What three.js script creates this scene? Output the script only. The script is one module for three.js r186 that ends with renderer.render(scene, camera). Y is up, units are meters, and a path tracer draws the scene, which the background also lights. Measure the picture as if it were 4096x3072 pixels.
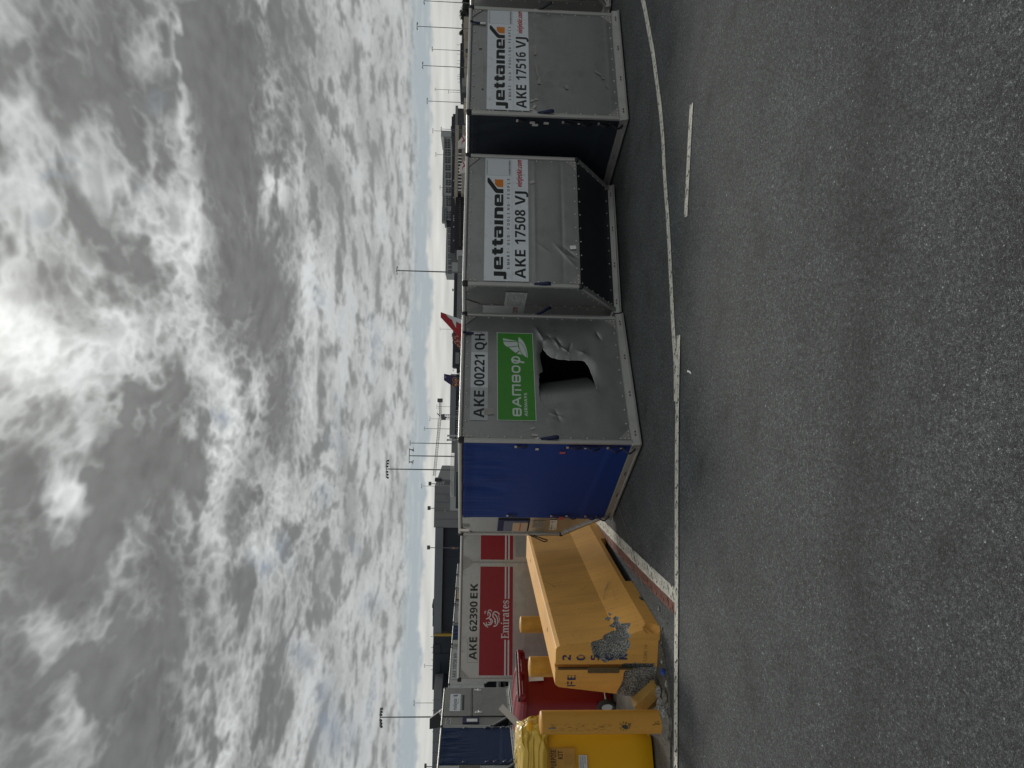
import * as THREE from 'three';
import { RoundedBoxGeometry } from 'three/addons/geometries/RoundedBoxGeometry.js';
import { mergeGeometries, mergeVertices, toCreasedNormals } from 'three/addons/utils/BufferGeometryUtils.js';
import { Brush, Evaluator, SUBTRACTION } from 'three-bvh-csg';

// ---------------------------------------------------------------- camera (a phone held upright, the picture stored on its side)
const FOCAL = 2840, PITCH = 0.0572, ROLL = 0.0209, EYE = 1.5236;          // pixels of the 4096 x 3072 photograph, radians, metres
const scene = new THREE.Scene();
const camera = new THREE.PerspectiveCamera(2 * Math.atan(1536 / FOCAL) * 180 / Math.PI, 4 / 3, 0.05, 6000);
camera.position.set(0, EYE, 0);
{
  const right = new THREE.Vector3(1, 0, 0), up = new THREE.Vector3(0, Math.cos(PITCH), -Math.sin(PITCH)), fwd = new THREE.Vector3(0, -Math.sin(PITCH), -Math.cos(PITCH));
  const cr = Math.cos(ROLL), sr = Math.sin(ROLL);
  const ax = right.clone().multiplyScalar(sr).addScaledVector(up, -cr);   // world down lies to the right of the picture
  const ay = right.clone().multiplyScalar(cr).addScaledVector(up, sr);
  camera.quaternion.setFromRotationMatrix(new THREE.Matrix4().makeBasis(ax, ay, fwd.clone().negate()));
  camera.updateMatrixWorld();
}
// pixel of the photograph -> direction, point at a depth, point on a level
function ray(x, y) {
  const vv = x - 2048, uu = 1536 - y, cr = Math.cos(ROLL), sr = Math.sin(ROLL), c = Math.cos(PITCH), s = Math.sin(PITCH);
  const u = cr * uu + sr * vv, v = -sr * uu + cr * vv, yc = -v / FOCAL;
  return new THREE.Vector3(u / FOCAL, c * yc - s, -(s * yc + c));
}
function at(x, y, depth) { const r = ray(x, y); r.multiplyScalar(depth / -r.z); r.y += EYE; return r; }
function pix(d) {                                                        // direction -> pixel
  const c = Math.cos(PITCH), s = Math.sin(PITCH), D = -d.z, yc = c * d.y + s * D, dd = c * D - s * d.y;
  if (dd <= 0.05) return null;
  const u = FOCAL * d.x / dd, v = -FOCAL * yc / dd, cr = Math.cos(ROLL), sr = Math.sin(ROLL);
  return [2048 + sr * u + cr * v, 1536 - (cr * u - sr * v)];
}

// ---------------------------------------------------------------- noise
function rng(seed) { let a = seed >>> 0; return () => { a = (a + 0x6D2B79F5) | 0; let t = Math.imul(a ^ (a >>> 15), 1 | a); t = (t + Math.imul(t ^ (t >>> 7), 61 | t)) ^ t; return ((t ^ (t >>> 14)) >>> 0) / 4294967296; }; }
const PERM = new Uint8Array(512), GX = new Float32Array(256), GY = new Float32Array(256);
{ const r = rng(7), p = [...Array(256).keys()]; for (let i = 255; i > 0; i--) { const j = Math.floor(r() * (i + 1)); [p[i], p[j]] = [p[j], p[i]]; } for (let i = 0; i < 512; i++) PERM[i] = p[i & 255]; for (let i = 0; i < 256; i++) { GX[i] = Math.cos(i * 2.39996); GY[i] = Math.sin(i * 2.39996); } }
function noise2(x, y, wrap = 256) {                                       // gradient noise about 0..1, repeats after wrap cells (a power of two)
  const xf = Math.floor(x), yf = Math.floor(y), fx = x - xf, fy = y - yf, m = wrap - 1, x0 = xf & m, x1 = (xf + 1) & m, y0 = yf & m, y1 = (yf + 1) & m;
  const u = fx * fx * fx * (fx * (fx * 6 - 15) + 10), v = fy * fy * fy * (fy * (fy * 6 - 15) + 10);
  const ha = PERM[PERM[x0] + y0], hb = PERM[PERM[x1] + y0], hc = PERM[PERM[x0] + y1], hd = PERM[PERM[x1] + y1];
  const a = GX[ha] * fx + GY[ha] * fy, b = GX[hb] * (fx - 1) + GY[hb] * fy, c = GX[hc] * fx + GY[hc] * (fy - 1), d = GX[hd] * (fx - 1) + GY[hd] * (fy - 1);
  return .5 + .75 * (a + (b - a) * u + (c - a) * v + (a - b - c + d) * u * v);
}
function fbm(x, y, oct, gain = 0.5, wrap = 256) { let s = 0, a = 1, n = 0; for (let i = 0; i < oct; i++) { s += a * noise2(x + i * 17, y + i * 9, wrap); n += a; a *= gain; x *= 2; y *= 2; if (wrap < 256) wrap *= 2; } return s / n; }
const sstep = THREE.MathUtils.smoothstep, clamp = THREE.MathUtils.clamp, lerp = THREE.MathUtils.lerp;

// ---------------------------------------------------------------- sky: broken stratocumulus with the sun behind it, ahead of the camera
const sunDir = ray(-130, 1310).normalize();
const sky = (() => {
  const W = 4096, H = 2048, data = new Float32Array(W * H * 4), D = 1.8517;
  // where the cloud deck is thick (+) or thin (-): centre and size in picture units (from the top, from the right), strength
  const deck = [
    [150, 215, 55, 60, .5], [330, 200, 40, 42, .28], [95, 100, 34, 34, .25], [450, 190, 62, 150, .55], [480, 380, 80, 110, .5], [540, 560, 65, 85, .48], [600, 650, 55, 75, .42], [450, 610, 36, 65, .38], [220, 510, 52, 55, .45], [300, 600, 52, 52, .4], [85, 600, 40, 46, .42], [170, 680, 46, 46, .45],
    [300, 1010, 95, 85, .6], [250, 1100, 60, 50, .4], [385, 850, 44, 50, .3], [125, 880, 40, 50, .3], [600, 930, 36, 60, .38], [510, 1080, 30, 60, .45], [40, 1010, 55, 75, .55], [180, 1250, 95, 95, .45], [350, 1250, 75, 70, .35], [55, 1500, 60, 110, .45], [270, 1440, 90, 110, .4], [300, 1600, 80, 60, .35], [90, 1240, 70, 60, .35], [450, 1400, 60, 90, .2], [480, 1250, 50, 60, .15],
    [650, 220, 34, 95, .4], [600, 90, 30, 80, .35], [540, 110, 40, 80, .4], [690, 420, 24, 90, .25], [620, 480, 30, 50, .2], [720, 120, 26, 90, .18], [560, 730, 40, 40, .3], [640, 800, 30, 50, .2], [480, 720, 34, 40, .3],
    [200, 330, 60, 90, -.35], [300, 120, 40, 60, -.35], [70, 250, 46, 66, -.25], [30, 60, 40, 60, -.1], [388, 110, 11, 90, -.5], [394, 270, 12, 80, -.5], [414, 430, 14, 90, -.45], [250, 400, 40, 40, -.2], [20, 720, 50, 75, -.30], [130, 780, 55, 70, -.45], [255, 745, 50, 70, -.35], [330, 690, 28, 36, -.3], [60, 420, 50, 60, -.2],
    [150, 1080, 40, 52, -.7], [185, 960, 18, 44, -.35], [430, 790, 44, 40, -.38], [510, 850, 50, 46, -.32], [410, 930, 24, 40, -.3], [90, 1370, 40, 50, -.3], [170, 1530, 26, 70, -.28], [390, 1110, 30, 40, -.2], [590, 400, 22, 44, -.5], [640, 300, 11, 130, -.4], [668, 570, 16, 90, -.35], [700, 750, 60, 150, -.22], [560, 1010, 20, 60, -.25], [620, 1080, 40, 70, -.25], [540, 1200, 40, 50, -.3], [460, 1160, 24, 40, -.25], [420, 1440, 20, 60, -.15], [560, 1400, 40, 100, -.18],
  ];
  const gaps = [[475, 890, 15, 16, .75], [75, 460, 17, 17, .5], [120, 385, 40, 8, .4], [150, 350, 40, 7, .3], [330, 215, 26, 26, .32], [572, 1215, 18, 22, .75], [615, 1190, 16, 26, .6], [700, 1070, 12, 26, .55], [730, 950, 8, 55, .4], [805, 745, 8, 55, .75], [650, 1410, 18, 22, .6], [715, 1580, 24, 55, .7], [700, 1500, 15, 36, .6], [800, 1300, 18, 22, .5], [735, 880, 9, 36, .45], [690, 640, 8, 26, .5], [775, 1190, 9, 12, .5], [300, 405, 14, 8, .35], [640, 850, 8, 20, .5], [760, 1590, 20, 40, .5]];
  const d = new THREE.Vector3(), out = [0, 0, 0];
  function look(az, el) {
    const sy = Math.sin(el), cy = Math.cos(el), e = el * 180 / Math.PI;
    d.set(Math.cos(az) * cy, sy, Math.sin(az) * cy);
    const q = 1 / (Math.max(sy, 0) + 0.06), px = d.x * q, pz = d.z * q, deep = Math.hypot(px, pz);
    // cloud cells on a level deck, large and warped, then finer ones
    const wx = fbm(px * .8 + 3, pz * .8 + 8, 3) - .5, wz = fbm(px * .8 + 31, pz * .8 + 17, 3) - .5;
    const X = px + wx * .4, Z = pz + wz * .4;
    const big = fbm(X * 1.5 + 12, Z * 1.5 + 5, 3), mid = fbm(X * 4.6 + 4, Z * 3.6 + 9, 4, .6), fine = .5 + (fbm(X * 15 + 40, Z * 11 + 22, 4, .5) - .5) / (1 + Math.max(0, deep - 4) * .12);
    const billow = 1 - Math.abs(mid - .5) * 3.2;
    const c1 = Math.min(1, Math.abs(mid - .5) * 5.5), c2 = Math.min(1, Math.abs(fine - .5) * 6);                       // puffs parted by thin bright seams
    let t = (big - .5) * 1.5 + (c1 - .5) * .36 + (c2 - .45) * .22 + (fine - .5) * .45 + (mid - .5) * 1.15 + .22, gap = 0, lock = 0;
    const p = d.z < -.2 ? pix(d) : null;
    if (p) {
      const x = p[0] / D + (fine - .5) * 40 + (mid - .5) * 70, y = p[1] / D + (mid - .5) * 70 + (big - .5) * 40 + (fine - .5) * 30;
      if (x > -500 && x < 1000 && y > -600 && y < 2300) {
        let g = 0;
        for (const b of deck) { const a = (x - b[0]) / b[2], c = (y - b[1]) / b[3], r = a * a + c * c; if (r < 9) { const w = Math.exp(-r * .8); g += b[4] * w; lock = Math.max(lock, w); } }
        t = t * lerp(1, .7, lock) + g * .8;
        for (const b of gaps) { const a = (x - b[0]) / b[2], c = (y - b[1]) / b[3], r = a * a + c * c; if (r < 6) gap = Math.max(gap, b[4] * Math.exp(-r) * (.3 + 1.4 * fine)); }
      }
    }
    // thin cloud is white, thick cloud grey; far off the deck is seen edge-on and paler
    const farness = sstep(e, 5, 16), thick = sstep(t, -.30, .52);
    let L = lerp(.52, .118, Math.pow(thick, .75)) + .16 * sstep(-t, .1, .6);
    L *= 1 + (mid - .5) * .55 + (fine - .5) * .6;
    const tm = (mid - .5) * 2.4 + (c1 - .5) * .3 + (big - .5) * .7 + (fine - .5) * .5 + .04;
    L = lerp(.475 - .20 * sstep(tm, -.6, .7) - .06 * sstep(t, -.1, .5), L, farness);
    let R = L * .965, G = L, B = L * .995;
    const hole = clamp(sstep(-t - .05, .12, .34) * (1 - farness) * .7 + gap, 0, 1);
    R = lerp(R, .20, hole); G = lerp(G, .235, hole); B = lerp(B, .285, hole);
    // clear strip above the far bank of cloud
    const rim = 4.9 + (fbm(az * 9, 3, 4) - .5) * 1.3 + (fine - .5) * 1.2;
    const clear = sstep(rim - e, -.2, .55);
    R = lerp(R, .305, clear); G = lerp(G, .35, clear); B = lerp(B, .375, clear);
    const bank = 3.6 + (fbm(az * 12 + 5, 7, 5, .55) - .5) * 1.7 + (fbm(az * 60, e * 5, 3) - .5) * .5;
    const low = sstep(bank - e, -.05, .3), layer = fbm(az * 9 + 2, e * 2.2, 5);
    const Lb = .43 + (layer - .5) * .30 + .08 * sstep(e, 0, 3);
    R = lerp(R, Lb, low); G = lerp(G, Lb * 1.005, low); B = lerp(B, Lb * .955, low);
    const wisp = sstep(fbm(az * 16, e * 4.2 + 20, 4), .55, .72) * (1 - low) * clear * .6;
    R = lerp(R, .42, wisp); G = lerp(G, .435, wisp); B = lerp(B, .43, wisp);
    // the veiled sun, and the upper and sun-facing overcast, raised to lift the foreground
    const ca = d.dot(sunDir), ang = Math.acos(clamp(ca, -1, 1)) * 180 / Math.PI;
    const glow = .20 * Math.exp(-Math.pow(ang / 4.2, 2)) + .07 * Math.exp(-Math.pow(ang / 11, 2)) * (1 - .8 * thick) + .05 * Math.exp(-Math.pow(ang / 30, 2));
    const upper = 1 + 1.1 * sstep(e, 27, 75) + .28 * sstep(-ca, -.55, .7) * sstep(e, -2, 6);
    out[0] = (R + glow * 1.02) * upper; out[1] = (G + glow) * upper; out[2] = (B + glow * .93) * upper;
  }
  const put = (i, j, r, g, b) => { const k = (j * W + i) * 4; data[k] = r; data[k + 1] = g; data[k + 2] = b; data[k + 3] = 1; };
  const azOf = (i) => ((i + .5) / W - .5) * 2 * Math.PI, elOf = (j) => (j + .5) / H * Math.PI - Math.PI / 2;
  const i0 = Math.floor(W * (.25 - 35 / 360)), i1 = Math.ceil(W * (.25 + 35 / 360)), j1 = Math.ceil(H * (.5 + 36 / 180)), S = 6;   // fine where the picture looks, coarser elsewhere
  const jh = H / 2 - 3;
  for (let j = 0; j < jh; j++) for (let i = 0; i < W; i++) put(i, j, .2, .2, .2);
  const cw = Math.ceil(W / S) + 1, ch = Math.ceil((H - jh) / S) + 1, coarse = new Float32Array(cw * ch * 3);
  for (let j = 0; j < ch; j++) for (let i = 0; i < cw; i++) { look(azOf((i * S) % W), Math.min(elOf(jh + j * S), Math.PI / 2)); coarse.set(out, (j * cw + i) * 3); }
  for (let j = jh; j < H; j++) for (let i = 0; i < W; i++) {
    if (i >= i0 && i < i1 && j < j1) { look(azOf(i), elOf(j)); put(i, j, out[0], out[1], out[2]); continue; }
    const x = i / S, y = (j - jh) / S, a = Math.floor(x), b = Math.floor(y), u = x - a, v = y - b, c = (m, n, q) => coarse[((b + n) * cw + a + m) * 3 + q];
    const f = (q) => (c(0, 0, q) * (1 - u) + c(1, 0, q) * u) * (1 - v) + (c(0, 1, q) * (1 - u) + c(1, 1, q) * u) * v;
    put(i, j, f(0), f(1), f(2));
  }
  const t = new THREE.DataTexture(data, W, H, THREE.RGBAFormat, THREE.FloatType);
  t.mapping = THREE.EquirectangularReflectionMapping; t.magFilter = THREE.LinearFilter; t.minFilter = THREE.LinearFilter; t.colorSpace = THREE.LinearSRGBColorSpace; t.needsUpdate = true;
  return t;
})();
scene.background = sky; scene.environment = sky;

const sun = new THREE.DirectionalLight(0xfffaf0, 1.5);
sun.position.copy(sunDir).multiplyScalar(60); sun.target.position.set(0, 0, -6); scene.add(sun, sun.target);
sun.castShadow = true; sun.shadow.radius = 30; sun.shadow.mapSize.set(2048, 2048);
Object.assign(sun.shadow.camera, { left: -20, right: 20, top: 20, bottom: -20, near: 1, far: 140 });

const renderer = new THREE.WebGLRenderer({ antialias: true });
renderer.toneMapping = THREE.LinearToneMapping; renderer.toneMappingExposure = 1.2;
renderer.shadowMap.enabled = true; renderer.shadowMap.type = THREE.PCFSoftShadowMap;

// ---------------------------------------------------------------- helpers
const V = (x, y, z) => new THREE.Vector3(x, y, z);
const lin = (r, g, b) => new THREE.Color().setRGB(r, g, b);
const counts = {};
function numbered(name) { const n = counts[name] = (counts[name] ?? -1) + 1; return n ? name + '_' + String(n).padStart(3, '0') : name; }
function mesh(name, geometry, material, parent) {
  const m = new THREE.Mesh(Array.isArray(geometry) ? merge(geometry) : geometry, material);
  m.name = name; m.castShadow = m.receiveShadow = true; if (parent) parent.add(m); return m;
}
function merge(list) { list = list.map((g) => { g = g.index ? g.toNonIndexed() : g; for (const k of Object.keys(g.attributes)) if (!['position', 'normal', 'uv'].includes(k)) g.deleteAttribute(k); if (!g.attributes.uv) g.setAttribute('uv', new THREE.BufferAttribute(new Float32Array(g.attributes.position.count * 2), 2)); g.clearGroups(); return g; }); return list.length > 1 ? mergeGeometries(list) : list[0]; }
function tag(o, label, category, group) { o.userData = { ...o.userData, label, category }; if (group) o.userData.group = group; return o; }
function thing(name, label, category, group, pos, turn = 0) { const o = new THREE.Group(); o.name = numbered(name); scene.add(o); if (pos) o.position.copy(pos); o.rotation.y = turn; return tag(o, label, category, group); }
function solo(name, geometry, material, label, category, group) { const m = mesh(numbered(name), geometry, material, scene); return tag(m, label, category, group); }
function struct(name, geometry, material) { const m = mesh(numbered(name), geometry, material, scene); m.userData.kind = 'structure'; return m; }
const stuff = (m) => { m.userData.kind = 'stuff'; return m; };
const box = (w, h, d, x = 0, y = 0, z = 0) => new THREE.BoxGeometry(w, h, d).translate(x, y, z);
const rbox = (w, h, d, x = 0, y = 0, z = 0, r = .008, s = 2) => new RoundedBoxGeometry(w, h, d, s, Math.min(r, w / 2.01, h / 2.01, d / 2.01)).translate(x, y, z);
function rod(a, b, r, seg = 8, r2 = r) { const d = b.clone().sub(a), g = new THREE.CylinderGeometry(r2, r, d.length(), seg); g.applyQuaternion(new THREE.Quaternion().setFromUnitVectors(V(0, 1, 0), d.normalize())); return g.translate((a.x + b.x) / 2, (a.y + b.y) / 2, (a.z + b.z) / 2); }
function bar(a, b, w, h) { const d = b.clone().sub(a), L = d.length(); d.normalize(); const up = Math.abs(d.y) > .95 ? V(1, 0, 0) : V(0, 1, 0), x = up.clone().cross(d).normalize(), y = d.clone().cross(x); const g = new THREE.BoxGeometry(w, h, L); g.applyMatrix4(new THREE.Matrix4().makeBasis(x, y, d)); return g.translate((a.x + b.x) / 2, (a.y + b.y) / 2, (a.z + b.z) / 2); }
function plate(points, depth, bevel = 0) { const s = new THREE.Shape(points.map((p) => new THREE.Vector2(p[0], p[1]))); return new THREE.ExtrudeGeometry(s, { depth, bevelEnabled: bevel > 0, bevelSize: bevel, bevelThickness: bevel, bevelSegments: 1, steps: 1, curveSegments: 6 }); }
function metreUV(g, k = 1) {                                             // texture coordinates in metres from the dominant direction of each face
  if (g.index) g = g.toNonIndexed(); g.computeVertexNormals();
  const p = g.attributes.position, uv = new Float32Array(p.count * 2), a = V(), b = V(), c = V();
  for (let i = 0; i < p.count; i += 3) {
    a.fromBufferAttribute(p, i); b.fromBufferAttribute(p, i + 1); c.fromBufferAttribute(p, i + 2);
    const n = b.clone().sub(a).cross(c.clone().sub(a)), ax = Math.abs(n.x), ay = Math.abs(n.y), az = Math.abs(n.z);
    [a, b, c].forEach((q, j) => { const s = ax > ay && ax > az ? [q.z, q.y] : ay > az ? [q.x, q.z] : [q.x, q.y]; uv[(i + j) * 2] = s[0] * k; uv[(i + j) * 2 + 1] = s[1] * k; });
  }
  g.setAttribute('uv', new THREE.BufferAttribute(uv, 2)); return g;
}
function sheet(w, h, nx, ny, f) {                                         // grid in the xy plane, f(u, v) -> [x, y, z]
  const g = new THREE.PlaneGeometry(1, 1, nx, ny), p = g.attributes.position, uv = g.attributes.uv;
  for (let i = 0; i < p.count; i++) { const u = uv.getX(i), v = uv.getY(i), q = f(u, v); p.setXYZ(i, q[0], q[1], q[2]); uv.setXY(i, u * w, v * h); }
  g.computeVertexNormals(); return g;
}

// ---------------------------------------------------------------- textures
function dataTex(n, f, channels = 3, srgb = false) {
  const d = new Uint8Array(n * n * 4);
  for (let j = 0; j < n; j++) for (let i = 0; i < n; i++) { const k = (j * n + i) * 4, c = f(i / n, j / n, i, j); if (channels === 1) { d[k] = d[k + 1] = d[k + 2] = clamp(c, 0, 1) * 255; } else { d[k] = clamp(c[0], 0, 1) * 255; d[k + 1] = clamp(c[1], 0, 1) * 255; d[k + 2] = clamp(c[2], 0, 1) * 255; } d[k + 3] = 255; }
  const t = new THREE.DataTexture(d, n, n); t.wrapS = t.wrapT = THREE.RepeatWrapping; t.magFilter = THREE.LinearFilter; t.minFilter = THREE.LinearMipmapLinearFilter; t.generateMipmaps = true; if (srgb) t.colorSpace = THREE.SRGBColorSpace; t.needsUpdate = true; return t;
}
function canvasTex(w, h, draw) { const c = document.createElement('canvas'); c.width = w; c.height = h; const g = c.getContext('2d'); draw(g, w, h); const t = new THREE.CanvasTexture(c); t.colorSpace = THREE.SRGBColorSpace; t.anisotropy = 8; return t; }
const rep = (t, x, y = x) => { const c = t.clone(); c.repeat.set(x, y); c.needsUpdate = true; return c; };
// broken stone in bitumen, 2.4 m square; the rare palest stones are painted glints
const [asphaltColor, asphaltBump] = (() => {
  const N = 2048, C = 430, r = rng(11), sx = new Float32Array(C * C), sy = new Float32Array(C * C), tone = new Float32Array(C * C), top = new Float32Array(C * C);
  for (let i = 0; i < C * C; i++) { sx[i] = r(); sy[i] = r(); const q = r(); tone[i] = q > .996 ? .55 + .15 * r() : q > .90 ? .40 + .09 * r() : .23 + .17 * r(); top[i] = .35 + .65 * r(); }
  const col = new Uint8Array(N * N * 4), bmp = new Uint8Array(N * N * 4);
  for (let j = 0; j < N; j++) for (let i = 0; i < N; i++) {
    const x = i / N * C, y = j / N * C, a = Math.floor(x), b = Math.floor(y); let d1 = 9, d2 = 9, id = 0;
    for (let n = -1; n < 2; n++) for (let m = -1; m < 2; m++) { const q = ((b + n + C) % C) * C + (a + m + C) % C, dx = a + m + sx[q] - x, dy = b + n + sy[q] - y, d = dx * dx + dy * dy; if (d < d1) { d2 = d1; d1 = d; id = q; } else if (d < d2) d2 = d; }
    d1 = Math.sqrt(d1); d2 = Math.sqrt(d2);
    const edge = clamp((d2 - d1) * 2.2, 0, 1), patch = fbm(i / N * 8, j / N * 8, 4, .5, 8), stone = sstep(edge, .06, .4) * sstep(patch + top[id] * .5, .38, .62);
    const grit = fbm(i / N * 512, j / N * 512, 2, .5, 256);
    const t = lerp(.17 + (grit - .5) * .16, tone[id] * 1.12 + (grit - .5) * .18, stone) * (.86 + .28 * patch) * (1 + (fbm(i / N * 64, j / N * 64, 2, .5, 64) - .5) * .34 + (fbm(i / N * 128 + 7, j / N * 128, 2, .6, 128) - .5) * .62), h = clamp(stone * (.35 + .6 * top[id]) * (1 - .25 * d1) + .12 * grit, 0, 1), k = (j * N + i) * 4;
    col[k] = clamp(t * .95, 0, 1) * 255; col[k + 1] = clamp(t * .985, 0, 1) * 255; col[k + 2] = clamp(t * 1.0, 0, 1) * 255; col[k + 3] = 255; bmp[k] = bmp[k + 1] = bmp[k + 2] = h * 255; bmp[k + 3] = 255;
  }
  return [col, bmp].map((d, n) => { const t = new THREE.DataTexture(d, N, N); t.wrapS = t.wrapT = THREE.RepeatWrapping; t.magFilter = THREE.LinearFilter; t.minFilter = THREE.LinearMipmapLinearFilter; t.generateMipmaps = true; if (!n) t.colorSpace = THREE.SRGBColorSpace; t.anisotropy = 8; t.needsUpdate = true; return t; });
})();
const scuffs = (() => {                                                   // handled aluminium: faint smears, scratches and scrapes, 1 m square
  const t = canvasTex(1024, 1024, (g, n) => {
    g.fillStyle = '#e2e2e0'; g.fillRect(0, 0, n, n); const r = rng(91);
    const wrap = (x, y, f) => { for (const a of [-n, 0, n]) for (const b of [-n, 0, n]) { g.save(); g.translate(x + a, y + b); f(); g.restore(); } };
    for (let i = 0; i < 170; i++) { const x = r() * n, y = r() * n, w = 20 + 150 * r() * r(), h = 10 + 90 * r(), q = r() > .5, a = .012 + .03 * r(), k = r() * 3; wrap(x, y, () => { g.rotate(k); g.fillStyle = q ? `rgba(255,255,255,${a})` : `rgba(70,72,74,${a})`; g.beginPath(); g.ellipse(0, 0, w, h, 0, 0, 7); g.fill(); }); }
    for (let i = 0; i < 120; i++) { const x = r() * n, y = r() * n, L = 20 + 220 * r() * r(), k = r() > .4 ? (r() - .5) * .5 : r() * 3, q = r() > .55, a = .10 + .22 * r(), lw = .8 + 1.4 * r(), bow = (r() - .5) * 20; wrap(x, y, () => { g.rotate(k); g.strokeStyle = q ? `rgba(255,255,255,${a})` : `rgba(60,60,62,${a})`; g.lineWidth = lw; g.beginPath(); g.moveTo(0, 0); g.quadraticCurveTo(L / 2, bow, L, 0); g.stroke(); }); }
    for (let i = 0; i < 40; i++) { const x = r() * n, y = r() * n, w = 3 + 9 * r(), h = 1 + 4 * r(), k = r() * 3; wrap(x, y, () => { g.rotate(k); g.fillStyle = `rgba(45,45,48,${.2 + .25 * r()})`; g.fillRect(0, 0, w, h); }); }
  });
  t.wrapS = t.wrapT = THREE.RepeatWrapping; return t;
})();
const scuffRough = dataTex(256, (u, v) => .5 + (fbm(u * 8 + 3, v * 8, 5, .6, 8) - .5) * .7, 1);
const rippleBump = dataTex(256, (u, v) => fbm(u * 4, v * 4, 3, .5, 4), 1);
const clothBump = dataTex(256, (u, v) => .5 + .25 * Math.sin(u * Math.PI * 128) * Math.sin(v * Math.PI * 128) + (fbm(u * 16, v * 16, 3, .5, 16) - .5) * .5, 1);
const grainBump = dataTex(512, (u, v) => fbm(u * 32, v * 32, 5, .65, 32), 1);
const concreteColor = dataTex(512, (u, v) => { const a = fbm(u * 8, v * 8, 6, .6, 8), p = sstep(fbm(u * 64 + 9, v * 64, 2, .5, 64), .66, .72); const l = .56 + (a - .5) * .34 - p * .2; return [l * 1.02, l, l * .96]; }, 3, true);
const aggregate = dataTex(512, (u, v) => { const a = fbm(u * 64, v * 64, 3, .55, 64), b = fbm(u * 16, v * 16, 3, .5, 16), l = a > .57 ? .66 : a < .40 ? .22 : .52 + (a - .5) * .6; return [l + (b - .5) * .2, l + (b - .5) * .2, (l + (b - .5) * .2) * .98]; }, 3, true);
const paintWear = dataTex(512, (u, v) => { const a = fbm(u * 8, v * 8, 4, .55, 8), s = fbm(u * 90, v * 90, 2, .5, 256); const l = .86 + (a - .5) * .22 - (s > .74 ? .22 : 0); return [l, l * .99, l * .95]; }, 3, true);
const lineWear = dataTex(512, (u, v) => { const a = fbm(u * 16, v * 16, 5, .65, 16), c = Math.abs(fbm(u * 6, v * 6, 4, .5, 8) - .5); return (a > .40 ? 1 : 0) * (c < .008 ? 0 : 1); }, 1);

const crumple = dataTex(512, (u, v) => { const a = Math.abs(fbm(u * 4, v * 4, 3, .45, 4) - .5) * 3, b = Math.abs(fbm(u * 8 + 3, v * 8, 2, .4, 8) - .5) * 1.2; return clamp(a + b, 0, 1); }, 1);
const paintFine = dataTex(512, (u, v) => { const a = fbm(u * 4, v * 2, 4, .5, 4), d = fbm(u * 24, v * 1.5 + 7, 3, .5, 256), s = fbm(u * 96, v * 96, 2, .5, 256), l = .93 + (a - .5) * .14 + (d - .5) * .10 - (s > .77 ? .22 : 0); return [l, l * .99, l * .96]; }, 3, true);

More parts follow.
